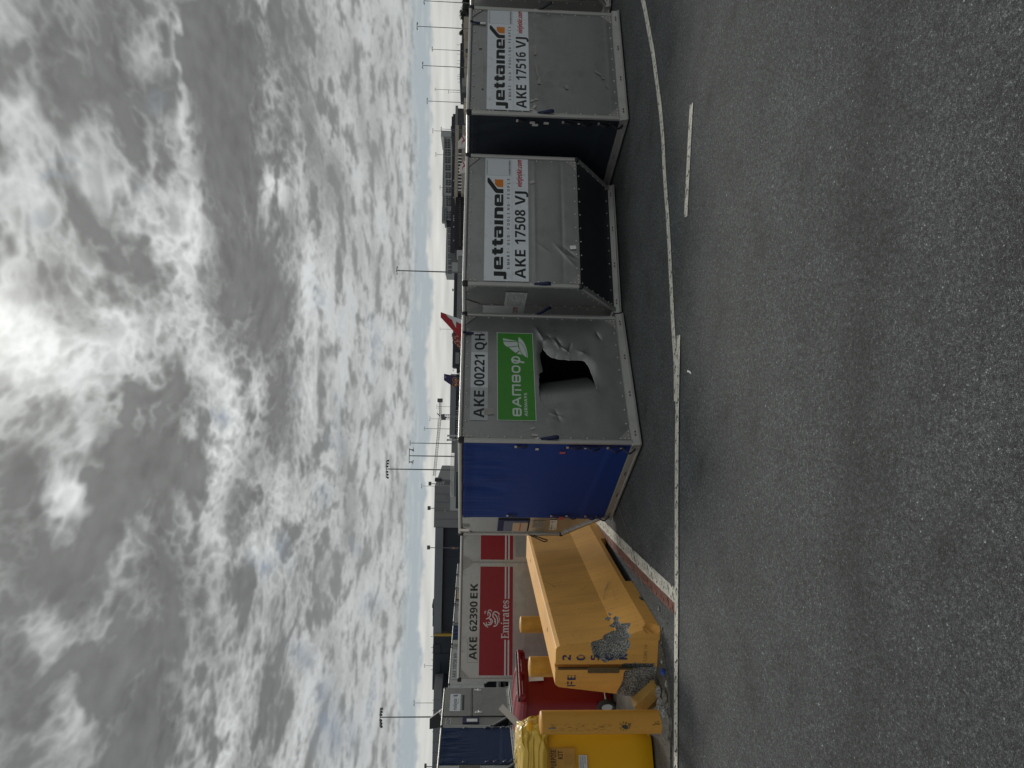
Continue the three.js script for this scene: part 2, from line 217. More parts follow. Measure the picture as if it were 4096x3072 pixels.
// ---------------------------------------------------------------- materials
const std = (color, roughness, metalness = 0, more = {}) => new THREE.MeshStandardMaterial({ color, roughness, metalness, side: THREE.DoubleSide, ...more });
const cloth = (color, more) => new THREE.MeshPhysicalMaterial({ color, roughness: .6, specularIntensity: .45, side: THREE.DoubleSide, ...more });
const M = {
  panel: std(lin(.385, .395, .398), .40, .85, { map: scuffs, bumpMap: rep(rippleBump, .7), bumpScale: .0016 }),
  panelDull: std(lin(.36, .36, .345), .45, .8, { map: scuffs, bumpMap: rep(rippleBump, .9), bumpScale: .004 }),
  slope: std(lin(.12, .13, .155), .38, .75, { map: scuffs }),  // darker copy of the panel metal, shade of the underside put into its colour
  panelPale: std(lin(.58, .585, .58), .34, .78, { map: scuffs, bumpMap: rep(rippleBump, .6), bumpScale: .003 }),
  gusset: std(lin(.46, .455, .44), .55, .75, { map: scuffs }),
  rail: std(lin(.58, .58, .57), .42, .6, { map: scuffs }),
  base: std(lin(.50, .50, .49), .5, .7, { map: scuffs }),
  rivet: std(lin(.6, .6, .59), .3, .95),
  bolt: std(lin(.10, .10, .10), .6, .5),
  cap: std(lin(.012, .012, .013), .6),
  blue: cloth(lin(.006, .034, .19), { bumpMap: rep(clothBump, 12), bumpScale: .0006 }),
  navy: cloth(lin(.017, .022, .031), { bumpMap: rep(clothBump, 12), bumpScale: .0006 }),
  steelBlue: cloth(lin(.010, .026, .080), { bumpMap: rep(clothBump, 12), bumpScale: .0006 }),
  web: std(lin(.008, .012, .055), .75),
  webBlack: std(lin(.008, .009, .014), .75),
  steel: std(lin(.62, .62, .60), .35, .9),
  paper: std(lin(.72, .72, .70), .8),
  tape: std(lin(.42, .41, .38), .6),
  clear: std(lin(.10, .11, .16), .25),
  tan: std(lin(.42, .33, .22), .8),
  redTag: std(lin(.45, .08, .06), .7),
  yellow: std(lin(.80, .42, .095), .62, 0, { map: paintFine, bumpMap: rep(grainBump, 2), bumpScale: .0015 }),
  yellowPost: std(lin(.74, .41, .065), .55, 0, { map: paintWear, bumpMap: rep(grainBump, 1.5), bumpScale: .0012 }),
  broken: std(lin(.95, .95, .93), .95, 0, { map: rep(aggregate, 1.5), bumpMap: rep(grainBump, 3), bumpScale: .006 }),
  rubble: std(lin(.60, .58, .54), .95, 0, { map: rep(concreteColor, 4), bumpMap: rep(grainBump, 5), bumpScale: .006 }),
  binYellow: std(lin(.78, .42, .006), .42),
  binRed: std(lin(.20, .004, .009), .4),
  vinyl: new THREE.MeshPhysicalMaterial({ color: lin(.62, .40, .03), roughness: .3, clearcoat: .4, clearcoatRoughness: .25, bumpMap: rep(crumple, 1.0), bumpScale: .03, side: THREE.DoubleSide }),
  rubber: std(lin(.02, .02, .02), .8),
  plasticGrey: std(lin(.45, .47, .50), .5),
  pole: std(lin(.16, .17, .175), .55, .4),
  lamp: std(lin(.10, .105, .11), .5, .3),
  dark: std(lin(.018, .022, .032), .6),
  glassDark: std(lin(.02, .026, .034), .18, .1),
  fascia: std(lin(.17, .18, .195), .6, .1),
  wallGrey: std(lin(.20, .205, .21), .75),
  wallPale: std(lin(.40, .41, .41), .8),
  beige: std(lin(.36, .32, .26), .85),
  brick: std(lin(.24, .17, .13), .85),
  white: std(lin(.75, .75, .75), .6),
  darkNavy: std(lin(.020, .027, .040), .6),
  greenDark: std(lin(.012, .035, .03), .7),
};

// ---------------------------------------------------------------- ground, pavement marks
{
  const axis = (a) => { const o = []; let v = 0, s = .3; while (v < a) { o.push(v); if (v > 10) s *= 1.22; v += s; } o.push(a); return o; };
  const pos = axis(2500), xs = [...pos.slice(1).reverse().map((v) => -v), ...pos], zs = [...pos.slice(1).reverse().map((v) => -v), ...axis(40)];
  const p = [], uv = [], col = [], idx = [];
  for (const z of zs) for (const x of xs) {
    p.push(x, 0, z); uv.push(x / 2.4, z / 2.4);
    const a = fbm(x * .55 + 40, z * .8 + 20, 4), b = fbm(x * .12 + 7, z * .12 + 3, 3), seam = Math.exp(-Math.pow((z + 2.66 + (a - .5) * .3) / .15, 2)) * (x > -8 && x < 8 ? 1 : 0), c = (.77 + (a - .5) * .46 + (b - .5) * .4) * (1 - .38 * seam * (.45 + fbm(x * 4, z * 4, 3))); col.push(c * .985, c, c * 1.0);
  }
  const w = xs.length; for (let j = 0; j < zs.length - 1; j++) for (let i = 0; i < w - 1; i++) { const k = j * w + i; idx.push(k, k + w, k + 1, k + 1, k + w, k + w + 1); }
  const g = new THREE.BufferGeometry(); g.setAttribute('position', new THREE.Float32BufferAttribute(p, 3)); g.setAttribute('uv', new THREE.Float32BufferAttribute(uv, 2)); g.setAttribute('color', new THREE.Float32BufferAttribute(col, 3)); g.setIndex(idx); g.computeVertexNormals();
  struct('asphalt_ground', g, std(0xffffff, .82, 0, { map: asphaltColor, bumpMap: asphaltBump, bumpScale: .006, vertexColors: true }));
}
function ribbon(points, width, y = .005, n = 60) {
  const c = new THREE.CatmullRomCurve3(points.map((q) => V(q[0], y, q[1])), false, 'catmullrom', .3), p = [], uv = [], idx = [], L = c.getLength();
  for (let i = 0; i <= n; i++) { const a = c.getPointAt(i / n), t = c.getTangentAt(i / n), s = V(-t.z, 0, t.x).multiplyScalar(width / 2); for (const k of [-1, 1]) { const j = (fbm(i * 2.3, k * 5 + 20, 3) - .5) * .018; p.push(a.x + s.x * k * (1 + j * 6), y, a.z + s.z * k * (1 + j * 6)); uv.push(i / n * L, k * width / 2); } if (i) { const q = i * 2; idx.push(q - 2, q - 1, q, q, q - 1, q + 1); } }
  const g = new THREE.BufferGeometry(); g.setAttribute('position', new THREE.Float32BufferAttribute(p, 3)); g.setAttribute('uv', new THREE.Float32BufferAttribute(uv, 2)); g.setIndex(idx); g.computeVertexNormals(); return g;
}
{
  const paint = (r, g, b) => new THREE.MeshStandardMaterial({ color: lin(r, g, b), roughness: .8, map: paintWear, alphaMap: rep(lineWear, 1.6), alphaTest: .5, bumpMap: asphaltBump, bumpScale: .002, side: THREE.DoubleSide });
  const white = paint(.86, .86, .83), red = paint(.26, .095, .07), faint = paint(.26, .26, .25);
  struct('white_curved_line', ribbon([[4.6, -7.3], [3.60, -6.53], [3.23, -6.30], [2.895, -6.10], [2.597, -5.956], [2.316, -5.824], [2.057, -5.73], [1.698, -5.64], [1.3, -5.515], [.834, -5.40], [.46, -5.31], [.2, -5.235], [-.1, -5.2]], .085), white);
  struct('white_edge_line', ribbon([[.385, -5.15], [-.05, -5.150], [-.46, -5.135], [-.82, -5.115], [-1.52, -5.066], [-1.98, -5.045], [-2.72, -5.0], [-4, -4.94], [-7, -4.8]], .088, .0085, 90), white);
  struct('white_dash', ribbon([[2.017, -4.965], [1.65, -5.005], [1.233, -5.046]], .08), white);
  struct('white_bay_line', ribbon([[-1.600, -8.9], [-1.578, -8.2], [-1.555, -6.3], [-1.525, -5.10]], .112, .005), white);
  struct('red_bay_line', ribbon([[-1.695, -8.9], [-1.675, -8.2], [-1.653, -6.3], [-1.618, -5.10]], .085, .0052), red);
  struct('chalk_line', ribbon([[-.95, -8.3], [-1.2, -7.2], [-1.45, -6.6], [-1.72, -6.05]], .012, .0095), faint);
}
{ // broken concrete apron under the posts
  const r = rng(5), pts = [[-1.98, -5.62], [-2.02, -5.40], [-2.12, -5.27], [-2.2, -5.20], [-2.3, -5.16], [-2.45, -5.145], [-2.7, -5.13], [-3.2, -5.10], [-4.2, -5.05], [-6, -4.98], [-6, -7.6], [-2.4, -8.6], [-2.2, -8.4]].map(([x, z]) => [x + (r() - .5) * .02, -z]);
  const g = plate(pts, .012).rotateX(-Math.PI / 2);
  struct('concrete_apron', metreUV(g, .6), std(lin(.34, .33, .30), .95, 0, { map: concreteColor, bumpMap: rep(grainBump, 2), bumpScale: .006 }));
}

// ---------------------------------------------------------------- freight containers
const D = 1.534, BW = 1.562, OW = 2.007, INS = .041, SL = .5, TOP = 1.63, T0 = .095;
const FACES = { straight: [[1, 0, 0], [0, 0, 1], [0, 0, -INS]], overhang: [[-1, 0, 0], [0, 0, -1], [D, 0, -OW]], back: [[0, 0, -1], [1, 0, 0], [D - INS, 0, 0]], front: [[0, 0, 1], [-1, 0, 0], [INS, 0, 0]] };
const faceM = {}; for (const k in FACES) { const [u, n, o] = FACES[k]; faceM[k] = new THREE.Matrix4().makeBasis(V(...u), V(0, 1, 0), V(...n)).setPosition(...o); }
const on = (face, g) => (Array.isArray(g) ? merge(g) : g).applyMatrix4(faceM[face]);
function rivetRow(list, face, u0, v0, u1, v1, step = .152) { const L = Math.hypot(u1 - u0, v1 - v0), n = Math.max(1, Math.round(L / step)); for (let i = 0; i <= n; i++) { const g = new THREE.SphereGeometry(.0085, 7, 4, 0, Math.PI * 2, 0, Math.PI / 2).rotateX(Math.PI / 2).scale(1, 1, .6); list.push(on(face, g.translate(u0 + (u1 - u0) * i / n, v0 + (v1 - v0) * i / n, .003))); } }
function gusset(parent, rivets, face, u, v, su, sv, leg = .115) {
  const g = plate([[0, 0], [leg * su, 0], [0, leg * sv]], .004, .001); mesh('gusset', metreUV(on(face, g.translate(u, v, .003))), M.gusset, parent);
  for (const [a, b] of [[.12, .12], [.42, .12], [.78, .1], [.12, .42], [.1, .78]]) { const s = new THREE.SphereGeometry(.007, 6, 3, 0, Math.PI * 2, 0, Math.PI / 2).rotateX(Math.PI / 2).scale(1, 1, .6); rivets.push(on(face, s.translate(u + a * leg * su, v + b * leg * sv, .0075))); }
}
function strapGeo(pts, across, thick = .0025) {                          // webbing band along a curve, with thickness
  const c = new THREE.CatmullRomCurve3(pts), n = 26, P = c.getSpacedPoints(n), pos = [], idx = [];
  for (let i = 0; i <= n; i++) { const t = c.getTangentAt(i / n), nn = t.clone().cross(across).normalize().multiplyScalar(thick / 2); for (const [a, b] of [[-.5, -1], [.5, -1], [.5, 1], [-.5, 1]]) { const q = P[i].clone().addScaledVector(across, a).addScaledVector(nn, b); pos.push(q.x, q.y, q.z); } if (i) for (let k = 0; k < 4; k++) { const a = (i - 1) * 4 + k, b = (i - 1) * 4 + (k + 1) % 4; idx.push(a, a + 4, b, b, a + 4, b + 4); } }
  const g = new THREE.BufferGeometry(); g.setAttribute('position', new THREE.Float32BufferAttribute(pos, 3)); g.setIndex(idx); const q = g.toNonIndexed(); q.computeVertexNormals(); return q;
}
function handle(parent, face, u, v, tilt = 0, mat = M.web, out = .03, len = .17) {
  const h = mesh('pull_handle', on(face, strapGeo([V(u, v, .012), V(u + tilt * .3, v - .05, .018), V(u + tilt, v - len * .8, out), V(u + tilt * 1.1, v - len, out + .012), V(u + tilt, v - len * .86, out + .03), V(u + tilt * .4, v - .06, .034), V(u, v, .016)], V(.026, 0, 0))), mat, parent);
  mesh('handle_plate', on(face, merge([rbox(.03, .075, .006, u, v, .014, .003), rbox(.014, .014, .012, u, v + .02, .016, .004), rbox(.014, .014, .012, u, v - .02, .016, .004)])), M.steel, h);
}
function sticker(parent, face, u, v, w, h, mat, name = 'label', lift = .0045, turn = 0) { const g = new THREE.PlaneGeometry(w, h); if (turn) g.rotateZ(turn); return mesh(name, on(face, g.translate(u, v, lift)), mat, parent); }
const printed = (tex, rough = .55, more = {}) => new THREE.MeshStandardMaterial({ map: tex, roughness: rough, ...more });

function container(o) {
  const root = thing(o.name ?? 'freight_container', o.label, 'container', o.group, o.pos, o.turn), P = o.panel ?? M.panel, rivets = [], bolts = [], up = o.lift ?? 0;
  const far = o.far;
  const add = (name, g, m) => mesh(name, g, m, root);
  // pallet base: four edge rails and the deck
  const railShape = [[0, .018], [0, .032], [.012, .036], [.02, .09], [.034, .098], [.05, .098], [.05, .018]];
  const railOf = (L) => plate(railShape, L);
  add('base_rail', metreUV(orient(railOf(D - .004), [0, 0, -1], [1, 0, 0], [.002, 0, 0])), M.base);
  add('base_rail', metreUV(orient(railOf(D - .004), [0, 0, 1], [1, 0, 0], [.002, 0, -BW])), M.base);
  add('base_rail', metreUV(orient(railOf(BW - .1), [1, 0, 0], [0, 0, -1], [0, 0, -.05])), M.base);
  add('base_rail', metreUV(orient(railOf(BW - .1), [-1, 0, 0], [0, 0, -1], [D, 0, -.05])), M.base);
  add('floor_plate', box(D - .14, .03, BW - .14, D / 2, .017, -BW / 2), M.base);
  for (const [face, L] of [['straight', D], ['front', -BW], ['overhang', D]]) for (const f of [.08, .36, .64, .92]) for (const k of [0, .035]) { const u = f * Math.abs(L) + k - .0175, g = new THREE.CylinderGeometry(.007, .007, .012, 8); if (face === 'straight') bolts.push(g.rotateX(Math.PI / 2).translate(u, .06, -.012)); else if (face === 'front') bolts.push(g.rotateZ(Math.PI / 2).translate(.012, .06, -u)); else bolts.push(g.rotateX(Math.PI / 2).translate(u, .06, -BW + .012)); }
  stuff(add('base_bolts', bolts, M.bolt));
  // skins
  const skin = (face, u0, u1, v0, v1, f) => on(face, sheet(u1 - u0, v1 - v0, f ? 90 : 1, f ? 90 : 1, (a, b) => { const u = lerp(u0, u1, a), v = lerp(v0, v1, b); return [u, v, f ? f(u, v) : 0]; }));
  if (o.straightSkin) o.straightSkin(root, P); else add('straight_panel', skin('straight', INS, D - INS, T0, TOP - .02, o.dents?.straight), P);
  add('overhang_panel', skin('overhang', INS, D - INS, SL, TOP - .02, o.dents?.overhang), o.overhangPanel ?? P);
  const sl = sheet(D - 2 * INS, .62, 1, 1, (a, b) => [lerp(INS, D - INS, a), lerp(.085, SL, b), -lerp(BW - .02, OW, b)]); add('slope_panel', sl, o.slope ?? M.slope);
  add('roof_panel', sheet(D, OW, 1, 1, (a, b) => [lerp(INS, D - INS, a), TOP - .015 + .006 * Math.sin(a * 3) , -lerp(INS, OW, b)]), P);
  const endPoly = (sgn) => ({ main: [[INS, T0], [BW, T0], [BW, TOP - .02], [INS, TOP - .02]], over: [[BW + .004, .09], [OW, SL], [OW, TOP - .02], [BW + .004, TOP - .02]] });
  const ep = endPoly();
  const flat = (face, pts, k) => { const g = new THREE.ShapeGeometry(new THREE.Shape(pts.map((q) => new THREE.Vector2(q[0] * k, q[1])))); return on(face, g); };
  add('back_panel', flat('back', ep.main, 1), o.backPanel ?? P); add('back_wing_panel', flat('back', ep.over, 1), o.backPanel ?? P);
  add('front_wing_panel', flat('front', ep.over, -1), o.wingPanel ?? P);
  if (o.frontSkin) o.frontSkin(root, P);
  else if (o.curtain) {
    const ph = o.seed ?? 0;
    add('curtain', on('front', sheet(BW, TOP, 70, 70, (a, b) => { const u = -lerp(.05, BW + .012, 1 - a), v = lerp(.10, TOP - .045, b), hem = sstep(b, .93, .955) * .004, tail = sstep(.16 - b - (a - .5) * .06, 0, .02) * .006; const fold = (fbm(u * 5 + ph, v * .7 + ph, 3) - .5) * .085 * Math.sin(Math.PI * Math.min(1, (1 - b) * 3 + .15)) * sstep(a, 0, .08) * sstep(1 - a, 0, .08), fine = (fbm(u * 26 + ph, v * 2.2, 2) - .5) * .014 * (o.wrinkle ?? 1) * sstep(b, .3, 1); return [u, v, .012 + fold + fine + hem + tail]; })), o.curtain);
    // webbing pulls and buckles down both edges of the curtain
    for (const [k, w] of [[0, .10], [1, BW - .06]]) for (const [i, v] of [1.12, .66, .5, .3, .18].entries()) {
      const s = k ? 1 : -1, len = i ? .13 : .1, tilt = (fbm(i * 3.1 + ph, k * 7, 2) - .5) * .12, a = -w;
      const st = mesh('strap', on('front', strapGeo([V(a, v, .02), V(a + tilt * .4, v - len * .5, .035 + .01 * i), V(a + tilt, v - len, .028)], V(.03, .004, 0))), o.strapMat ?? M.web, root);
      mesh('buckle', on('front', rbox(.034, .022, .008, a, v, .026, .004)), i % 2 ? M.steel : M.tape, st);
    }
    mesh('edge_strap', on('front', strapGeo([V(-.075, .62, .022), V(-.08, .45, .034), V(-.07, .3, .024), V(-.085, .14, .03)], V(.022, 0, 0))), o.strapMat ?? M.web, root);
    if (!o.far) { for (const [v, h] of [[TOP - .075, .006], [TOP - .105, .004], [.30, .005]]) add('hem_seam', on('front', sheet(1, 1, 60, 1, (a, b) => [-lerp(.06, BW, a), v - (v < 1 ? .10 * (1 - a) : 0) + b * h, .030 + (fbm(a * 9 + ph, v, 3) - .5) * .012])), o.curtain); }
  } else add('front_panel', flat('front', ep.main, -1), P);
  // frame
  const R = o.railMat ?? M.rail, r = .021, x0 = INS, x1 = D - INS, zs = -INS, zo = -OW, yt = TOP - r, yb = T0 - .01;
  for (const [a, b] of [[[x0, yt, zs], [x1, yt, zs]], [[x0, yt, zo], [x1, yt, zo]], [[x0, yt, zs], [x0, yt, zo]], [[x1, yt, zs], [x1, yt, zo]]]) add('top_rail', rod(V(...a), V(...b), r, 12), R);
  for (const x of [x0, x1]) {
    add('corner_post', rbox(.042, TOP - yb - .02, .042, x, (TOP + yb) / 2 - .01, zs, .016, 3), R);
    add('corner_post', rbox(.042, TOP - SL, .042, x, (TOP + SL) / 2 - .01, zo, .016, 3), R);
    add('slope_rail', bar(V(x, SL, zo), V(x, .08, -BW + .03), .04, .034), R);
    for (const z of [zs, zo]) add('corner_cap', rbox(.056, .06, .056, x, TOP - .028, z, .02, 3), M.cap);
    add('corner_cap', rbox(.052, .05, .052, x, SL, zo, .02, 3), M.cap);
  }
  if (!far) {
    for (const [f, u1, v0, v1] of [['straight', D - INS, T0, TOP - .02], ['overhang', D - INS, SL, TOP - .02]]) {
      const i = .045; rivetRow(rivets, f, INS + i, v0 + i * .6, u1 - i, v0 + i * .6); rivetRow(rivets, f, INS + i, v1 - i, u1 - i, v1 - i); rivetRow(rivets, f, INS + i * .8, v0 + .1, INS + i * .8, v1 - .1); rivetRow(rivets, f, u1 - i * .8, v0 + .1, u1 - i * .8, v1 - .1);
      gusset(root, rivets, f, INS + .026, v0 + .006, 1, 1); gusset(root, rivets, f, u1 - .026, v0 + .006, -1, 1); gusset(root, rivets, f, INS + .026, v1 - .012, 1, -1); gusset(root, rivets, f, u1 - .026, v1 - .012, -1, -1);
    }
    rivetRow(rivets, 'back', INS + .04, TOP - .06, OW - .04, TOP - .06); rivetRow(rivets, 'back', BW - .03, .2, BW - .03, TOP - .15); rivetRow(rivets, 'back', BW + .03, .3, BW + .03, TOP - .15); rivetRow(rivets, 'back', OW - .04, SL + .08, OW - .04, TOP - .12); rivetRow(rivets, 'back', INS + .04, .15, INS + .04, TOP - .12); rivetRow(rivets, 'back', BW + .1, .27, OW - .06, SL + .02, .09);
    rivetRow(rivets, 'front', -BW - .05, TOP - .06, -OW + .04, TOP - .06); rivetRow(rivets, 'front', -OW + .035, SL + .06, -OW + .035, TOP - .12); rivetRow(rivets, 'front', -BW - .08, .23, -OW + .05, SL, .09);
    mesh('seam_strip', on('back', box(.02, TOP - .25, .003, BW + .002, TOP / 2 + .05, .003)), M.gusset, root);
    gusset(root, rivets, 'back', OW - .03, TOP - .034, -1, -1); gusset(root, rivets, 'back', INS + .03, TOP - .034, 1, -1); gusset(root, rivets, 'front', -OW + .03, TOP - .034, 1, -1);
    mesh('gusset', metreUV(on('back', plate([[-.12, 0], [.12, 0], [.03, -.14], [-.03, -.14]], .004).translate(BW, TOP - .03, .003))), M.gusset, root);
    const rs = []; for (let i = 0; i <= 9; i++) for (const [w, t] of [[OW - .012, SL - .02], [BW + .02, .12]]) { const q = new THREE.SphereGeometry(.008, 6, 4); rs.push(q.translate(lerp(INS + .04, D - INS - .04, i / 9), t, -w - .004)); }
    for (let i = 1; i < 6; i++) for (const x of [INS + .03, D - INS - .03]) rs.push(new THREE.SphereGeometry(.008, 6, 4).translate(x, lerp(.1, SL, i / 6) - .006, -lerp(BW, OW, i / 6) - .006));
    stuff(add('rivets', [...rivets, ...rs], M.rivet));
  }
  o.extra?.(root); if (o.stretch) root.scale.z = o.stretch;
  if (up) root.position.y = up;
  return root;
}
function orient(g, u, along, at0) {                                      // profile drawn as [inwards, up], swept along a direction
  const U = V(...u), A = V(...along); g.applyMatrix4(new THREE.Matrix4().makeBasis(U, V(0, 1, 0), A).setPosition(...at0)); return g;
}

// ---------------------------------------------------------------- printed labels
const grime = (g, w, h, n, seed, c = '60,62,60') => { const r = rng(seed); for (let i = 0; i < n / 5; i++) { g.strokeStyle = `rgba(${c},${.10 + .2 * r()})`; g.lineWidth = .6 + r() * 1.4; const x = r() * w, y = r() * h; g.beginPath(); g.moveTo(x, y); g.lineTo(x + (r() - .5) * w * .12, y + (r() - .5) * h * .3); g.stroke(); } for (let i = 0; i < n; i++) { g.fillStyle = `rgba(${c},${.02 + .05 * r()})`; g.beginPath(); g.ellipse(r() * w, r() * h, 4 + 60 * r() * r(), 2 + 14 * r(), r() * 3, 0, 7); g.fill(); } };
function fitText(g, s, x0, x1, top, base, font, color = '#14171a') { g.font = font.replace('#', '100px'); const m = g.measureText(s); g.fillStyle = color; g.save(); const a = m.actualBoundingBoxAscent, l = m.actualBoundingBoxLeft, wd = m.actualBoundingBoxRight + l; g.translate(x0, base); g.scale((x1 - x0) / wd, (base - top) / a); g.fillText(s, l, 0); g.restore(); }
const capFit = (g, s, x0, x1, top, base, font, color) => { g.font = font.replace('#', '100px'); const a = g.measureText('H').actualBoundingBoxAscent, m = g.measureText(s), l = m.actualBoundingBoxLeft, wd = m.actualBoundingBoxRight + l; g.fillStyle = color ?? '#14171a'; g.save(); g.translate(x0, base); g.scale((x1 - x0) / wd, (base - top) / a); g.fillText(s, l, 0); g.restore(); };
const BOLD = 'bold # sans-serif', REG = '# sans-serif';
function poolLabel(num, seed) {
  return canvasTex(1395, 430, (g, w, h) => {
    g.fillStyle = '#d3d8dd'; g.fillRect(0, 0, w, h); grime(g, w, h, 160, seed);
    g.fillStyle = '#15181a';
    const rr = (x0, y0, x1, y1, r) => { g.beginPath(); g.roundRect(x0, y0, x1 - x0, y1 - y0, r); g.fill(); }, cut = (x0, y0, x1, y1, r = 4) => { g.fillStyle = '#d1d6db'; g.beginPath(); g.roundRect(x0, y0, x1 - x0, y1 - y0, r); g.fill(); g.fillStyle = '#15181a'; };
    rr(54, 94, 102, 200, [0, 0, 18, 0]); rr(20, 188, 102, 216, [0, 0, 22, 0]);                                            // J
    for (const x of [124, 829]) { rr(x, 95, x + 138, 183, [26, 26, 0, 22]); cut(x + 48, 119, x + 92, 137); cut(x + 48, 149, x + 142, 160, 0); }   // e
    for (const x of [280, 378]) { rr(x + 14, 76, x + 62, 183, [0, 0, 0, 24]); rr(x, 95, x + 80, 119, 0); rr(x + 20, 157, x + 82, 183, [0, 0, 0, 20]); }   // t
    rr(471, 95, 601, 183, [16, 26, 0, 22]); cut(466, 119, 553, 128, 0); cut(517, 141, 555, 163);                              // a
    rr(620, 95, 668, 183, 0); rr(688, 95, 818, 183, [0, 28, 0, 0]); cut(736, 121, 771, 190, [0, 10, 0, 0]);                     // i n
    g.beginPath(); g.moveTo(980, 183); g.lineTo(980, 122); g.quadraticCurveTo(982, 104, 998, 94); g.lineTo(1108, 22); g.lineTo(1158, 22); g.lineTo(1158, 40); g.lineTo(1036, 120); g.lineTo(1030, 132); g.lineTo(1030, 183); g.fill();   // r
    g.fillStyle = '#c9741d'; g.beginPath(); g.moveTo(1052, 181); g.lineTo(1052, 124); g.lineTo(1086, 97); g.lineTo(1143, 97); g.lineTo(1143, 181); g.fill();
    g.font = 'bold 36px sans-serif'; g.fillStyle = '#1d2023'; const t = 'SMART·ULD·POOLING·PEOPLE', n = t.length; for (let i = 0; i < n; i++) { g.save(); g.translate(128 + i * (1006 / (n - 1)), 246); g.scale(1.12, .98); g.fillText(t[i], 0, 0); g.restore(); }
    g.fillStyle = 'rgba(120,125,130,.7)'; g.fillRect(0, 268, w, 1.5); g.fillRect(1036, 268, 1.5, 162);
    g.fillStyle = '#cfd4da'; g.fillRect(395, 272, 410, 156);
    capFit(g, 'AKE', 33, 345, 297, 400, BOLD); capFit(g, num, 405, 796, 297, 400, BOLD); capFit(g, 'VJ', 846, 1013, 297, 400, BOLD);
    g.save(); g.translate(1060, 368); g.transform(1, 0, -.16, 1, 0, 0); capFit(g, 'vietjetAir.com', 0, 322, -52, 0, 'italic bold # sans-serif', '#9c0c1e'); for (const k of [1.5, 3]) { g.save(); g.translate(k, 0); capFit(g, 'vietjetAir.com', 0, 322, -52, 0, 'italic bold # sans-serif', '#9c0c1e'); g.restore(); } g.restore();
    g.fillStyle = '#c9ced3'; g.fillRect(1188, 8, 200, 252); g.strokeStyle = '#6d7276'; g.lineWidth = 2; g.strokeRect(1190, 10, 196, 248);
    const r = rng(seed + 3); for (let x = 1200; x < 1376;) { const b = 1 + r() * 5; g.fillStyle = '#3a3d40'; g.fillRect(x, 236, b, 16); g.fillRect(x, 16, b * .7, 9); x += b + 1 + r() * 4; }
  });
}
const idTag = (s, w, h, bg = '#c6cacd', fg = '#1a1c1e') => canvasTex(w, h, (g) => { g.fillStyle = bg; g.fillRect(0, 0, w, h); grime(g, w, h, 40, s.length); capFit(g, s, w * .05, w * .95, h * .16, h * .84, BOLD, fg); });
const airlineLabel = (w = 512, h = 300) => canvasTex(w, h, (g) => {
  g.fillStyle = '#d6d9dc'; g.fillRect(0, 0, w, h); grime(g, w, h, 40, 4); capFit(g, 'malaysia', w * .06, w * .72, h * .30, h * .66, 'italic bold # sans-serif', '#1b1f3a'); capFit(g, 'airlines', w * .46, w * .72, h * .74, h * .84, REG, '#3a3e55');
  g.strokeStyle = '#1b2350'; g.lineWidth = h * .05; for (const k of [0, 1]) { g.beginPath(); g.moveTo(w * (.80 - .02 * k), h * (.62 - k * .2)); g.quadraticCurveTo(w * .9, h * (.5 - k * .12), w * .95, h * (.3 + k * .4)); g.stroke(); } g.fillStyle = '#1b2350'; g.beginPath(); g.moveTo(w * .86, h * .72); g.quadraticCurveTo(w * .93, h * .4, w * .82, h * .2); g.quadraticCurveTo(w * .98, h * .34, w * .92, h * .72); g.fill();
});
const airlineTex = airlineLabel();
const smallPrint = (w, h, seed, bg = '#c9c9c4', fg = '#4b4f55') => canvasTex(w, h, (g) => { g.fillStyle = bg; g.fillRect(0, 0, w, h); const r = rng(seed); g.fillStyle = fg; for (let y = h * .1; y < h * .9; y += h * .065) { let x = w * .06; while (x < w * .9) { const b = w * (.02 + .09 * r()); if (r() > .28) g.fillRect(x, y, b, h * .028); x += b + w * .015; } } });
